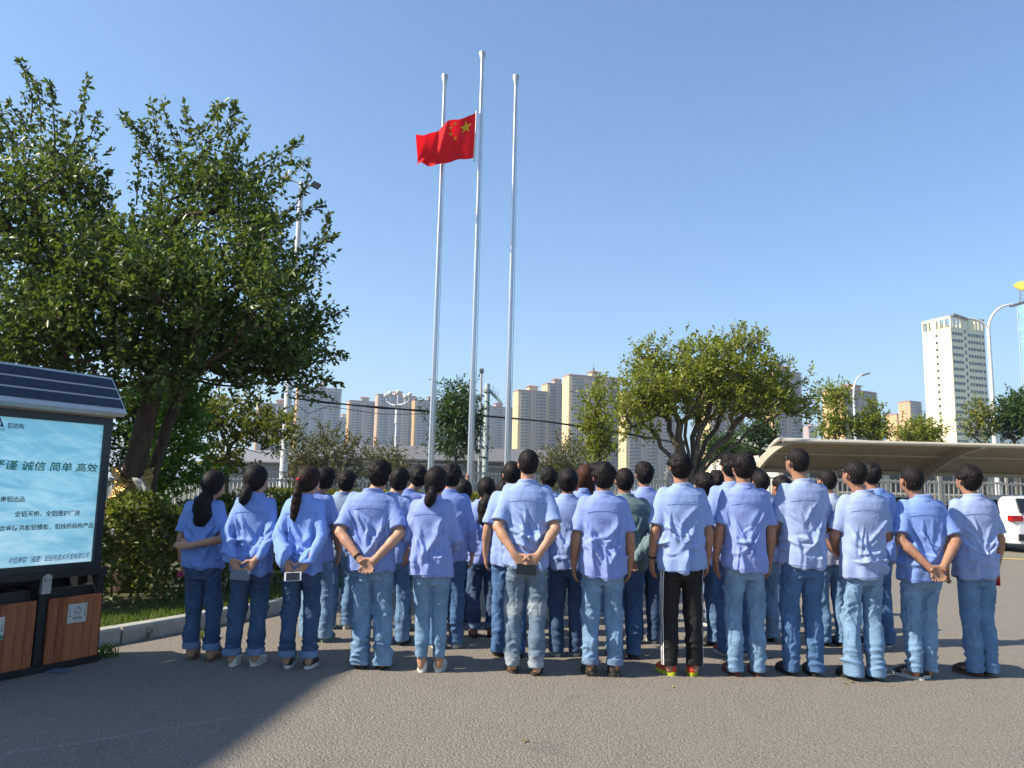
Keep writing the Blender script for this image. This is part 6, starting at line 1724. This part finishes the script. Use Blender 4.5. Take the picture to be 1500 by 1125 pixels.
r, jt, J, HL, s = person(1444, 992, 1420, 683, 'm', 'down', 'short', yaw=4, hyaw=10, **DM, pants='straight', cuff=False, shoes='leather', shcol=((.045, .030, .020), (.09, .05, .03)), scol=S_D, seed=13, tone=1, girth=1.0, stance=0.072, toe=24,
    label='last person of the front row, beside the white car, holding something red')
hold('red_phone', 'small red object held in front by the person beside the white car', 'phone', (r, jt[1][2] + np.array([.02, .03, -.09])), (.02, .07, .14), (.45, .02, .03), (0, 0, 0))
# ---- rows behind
L = False
B = [
 (494, 922, 504, 690, dict(scol=(.24, .33, .47), shoes='sneaker', shcol=WHT, pose='front', **DM, tone=0, label='person in grey blue shirt and white trainers standing near the trimmed hedge')),
 (460, 942, 457, 684, dict(scol=S_A, shoes='sneaker', shcol=((.05, .14, .14), (.2, .25, .2)), **DL, label='person mostly hidden behind the long straight ponytail, in teal trainers')),
 (573, 947, 574, 686, dict(scol=S_C, shoes='leather', shcol=DKS, pose='side', **DM, label='person with bent arm right behind the sturdy sandal wearer', tone=0)),
 (603, 926, 597, 683, dict(scol=S_A, shoes='sneaker', shcol=BLK, **DM, label='person two rows behind the short tied ponytail, nearer the trimmed hedge')),
 (626, 905, 622, 700, dict(sex='f', hair='bob', scol=S_A, **DD, label='dark bobbed head half hidden beyond the short tied ponytail')),
 (652, 952, 658, 680, dict(sleeve='rolled', scol=S_A, shoes='sneaker', shcol=WHT, pose='down', **DB, tone=0, label='person in rolled sleeves and white trainers just behind the slim light jeans')),
 (672, 915, 668, 703, dict(sex='f', hair='bob', scol=S_B, **DD, label='dark haired person just in front of the flag raiser, mostly hidden')),
 (706, 935, 707, 700, dict(sex='f', hair='pony_wavy', scol=S_P, shoes='wedge', shcol=((.015, .014, .014), (.02, .018, .016)), cuff=True, **DD, label='ponytailed person in dark cuffed jeans with black wedge shoes', pose='front')),
 (733, 918, 731, 704, dict(sex='f', hair='bob', scol=S_B, **DD, label='dark haired person hidden behind the black wedge shoes wearer')),
 (744, 964, 753, 676, dict(scol=S_C, shoes='leather', shcol=((.10, .035, .02), (.06, .03, .02)), **DB, tone=0, label='person with hanging arm and brown shoes close behind the faded jeans', hair='crew')),
 (741, 905, 737, 683, dict(scol=S_A, **DM, label='dark round head beyond the brown shoed person, near the fence')),
 (801, 915, 798, 686, dict(scol=S_C, **DM, label='dark head over the shoulder of the person in faded jeans')),
 (830, 963, 831, 687, dict(sex='f', hair='bun', scol=S_C, shoes='sneaker', shcol=BLK, **DD, girth=1.08, label='person with pinned up hair in dark jeans and white soled black trainers', pose='front', hem=.79)),
 (856, 928, 853, 682, dict(sex='f', hair='long', scol=S_A, **DD, hcol=(.052, .021, .013), label='person with long reddish brown hair')),
 (870, 900, 868, 679, dict(scol=S_B, **DM, label='dark head beside the long reddish brown hair')),
 (916, 967, 916, 686, dict(jacket=True, sleeve='long', scol=(.13, .195, .205), shoes='leather', shcol=BRN, pose='clasp', **DB, hair='crew', girth=1.1, label='person in green grey work jacket with hands behind', hi=True, tone=1)),
 (946, 944, 944, 678, dict(scol=S_P, shoes='sneaker', shcol=((.16, .16, .16), (.5, .5, .48)), **DD, label='person in violet blue shirt behind the green grey jacket')),
 (1036, 948, 1031, 693, dict(scol=S_B, **DM, hyaw=10, label='short person half hidden right of the black track trousers', shoes='leather', shcol=DKS)),
 (1056, 920, 1051, 690, dict(scol=S_G, **DM, label='dark head beyond the short half hidden person')),
 (1078, 962, 1069, 666, dict(scol=S_A, shoes='running', shcol=((.35, .03, .035), (.6, .6, .6)), hyaw=10, **DB, label='person in red and white running shoes close behind the reddish shoes')),
 (1123, 942, 1117, 690, dict(scol=S_D, **DL, hair='crew', hyaw=8, shoes='leather', shcol=DKS, label='person in pale shirt left of the tallest one, one row back')),
 (1112, 906, 1104, 684, dict(scol=S_B, **DM, label='dark head behind the pale shirted person, in front of the carport')),
 (1153, 930, 1146, 698, dict(scol=S_C, **DL, hyaw=24, glasses=True, shoes='sneaker', shcol=BLK, label='face with glasses half hidden behind the tallest person')),
 (1224, 948, 1211, 688, dict(scol=(.46, .50, .66), pose='clasp', hair='crew', hyaw=10, glasses=True, **DM, shoes='leather', shcol=DKS, label='person in whitish shirt with clasped hands between the two with glasses')),
 (1291, 950, 1280, 679, dict(scol=S_B, **DB, hyaw=6, shoes='sneaker', shcol=BLK, label='person hidden behind the wide light jeans wearer')),
]
for i, (fx, fy, hx_, hy_, kw) in enumerate(B):
    kw.setdefault('hi', False)
    person(fx, fy, hx_, hy_, seed=30 + i, **kw)
# the flag raiser at the middle pole, one hand on the rope
rp = aty(677, 700, 18.85)
person(0, 0, 0, 0, pose=('down', 'up'), yaw=0, scol=S_A, **DM, seed=80, hi=False, loc=(float(rp[0]) - .05, 18.85, aty(679, 696, 18.85)[2], 0.0), label='distant person at the middle flagpole with one arm raised to the rope', shoes='leather', shcol=DKS, hyaw=0, hpitch=25)
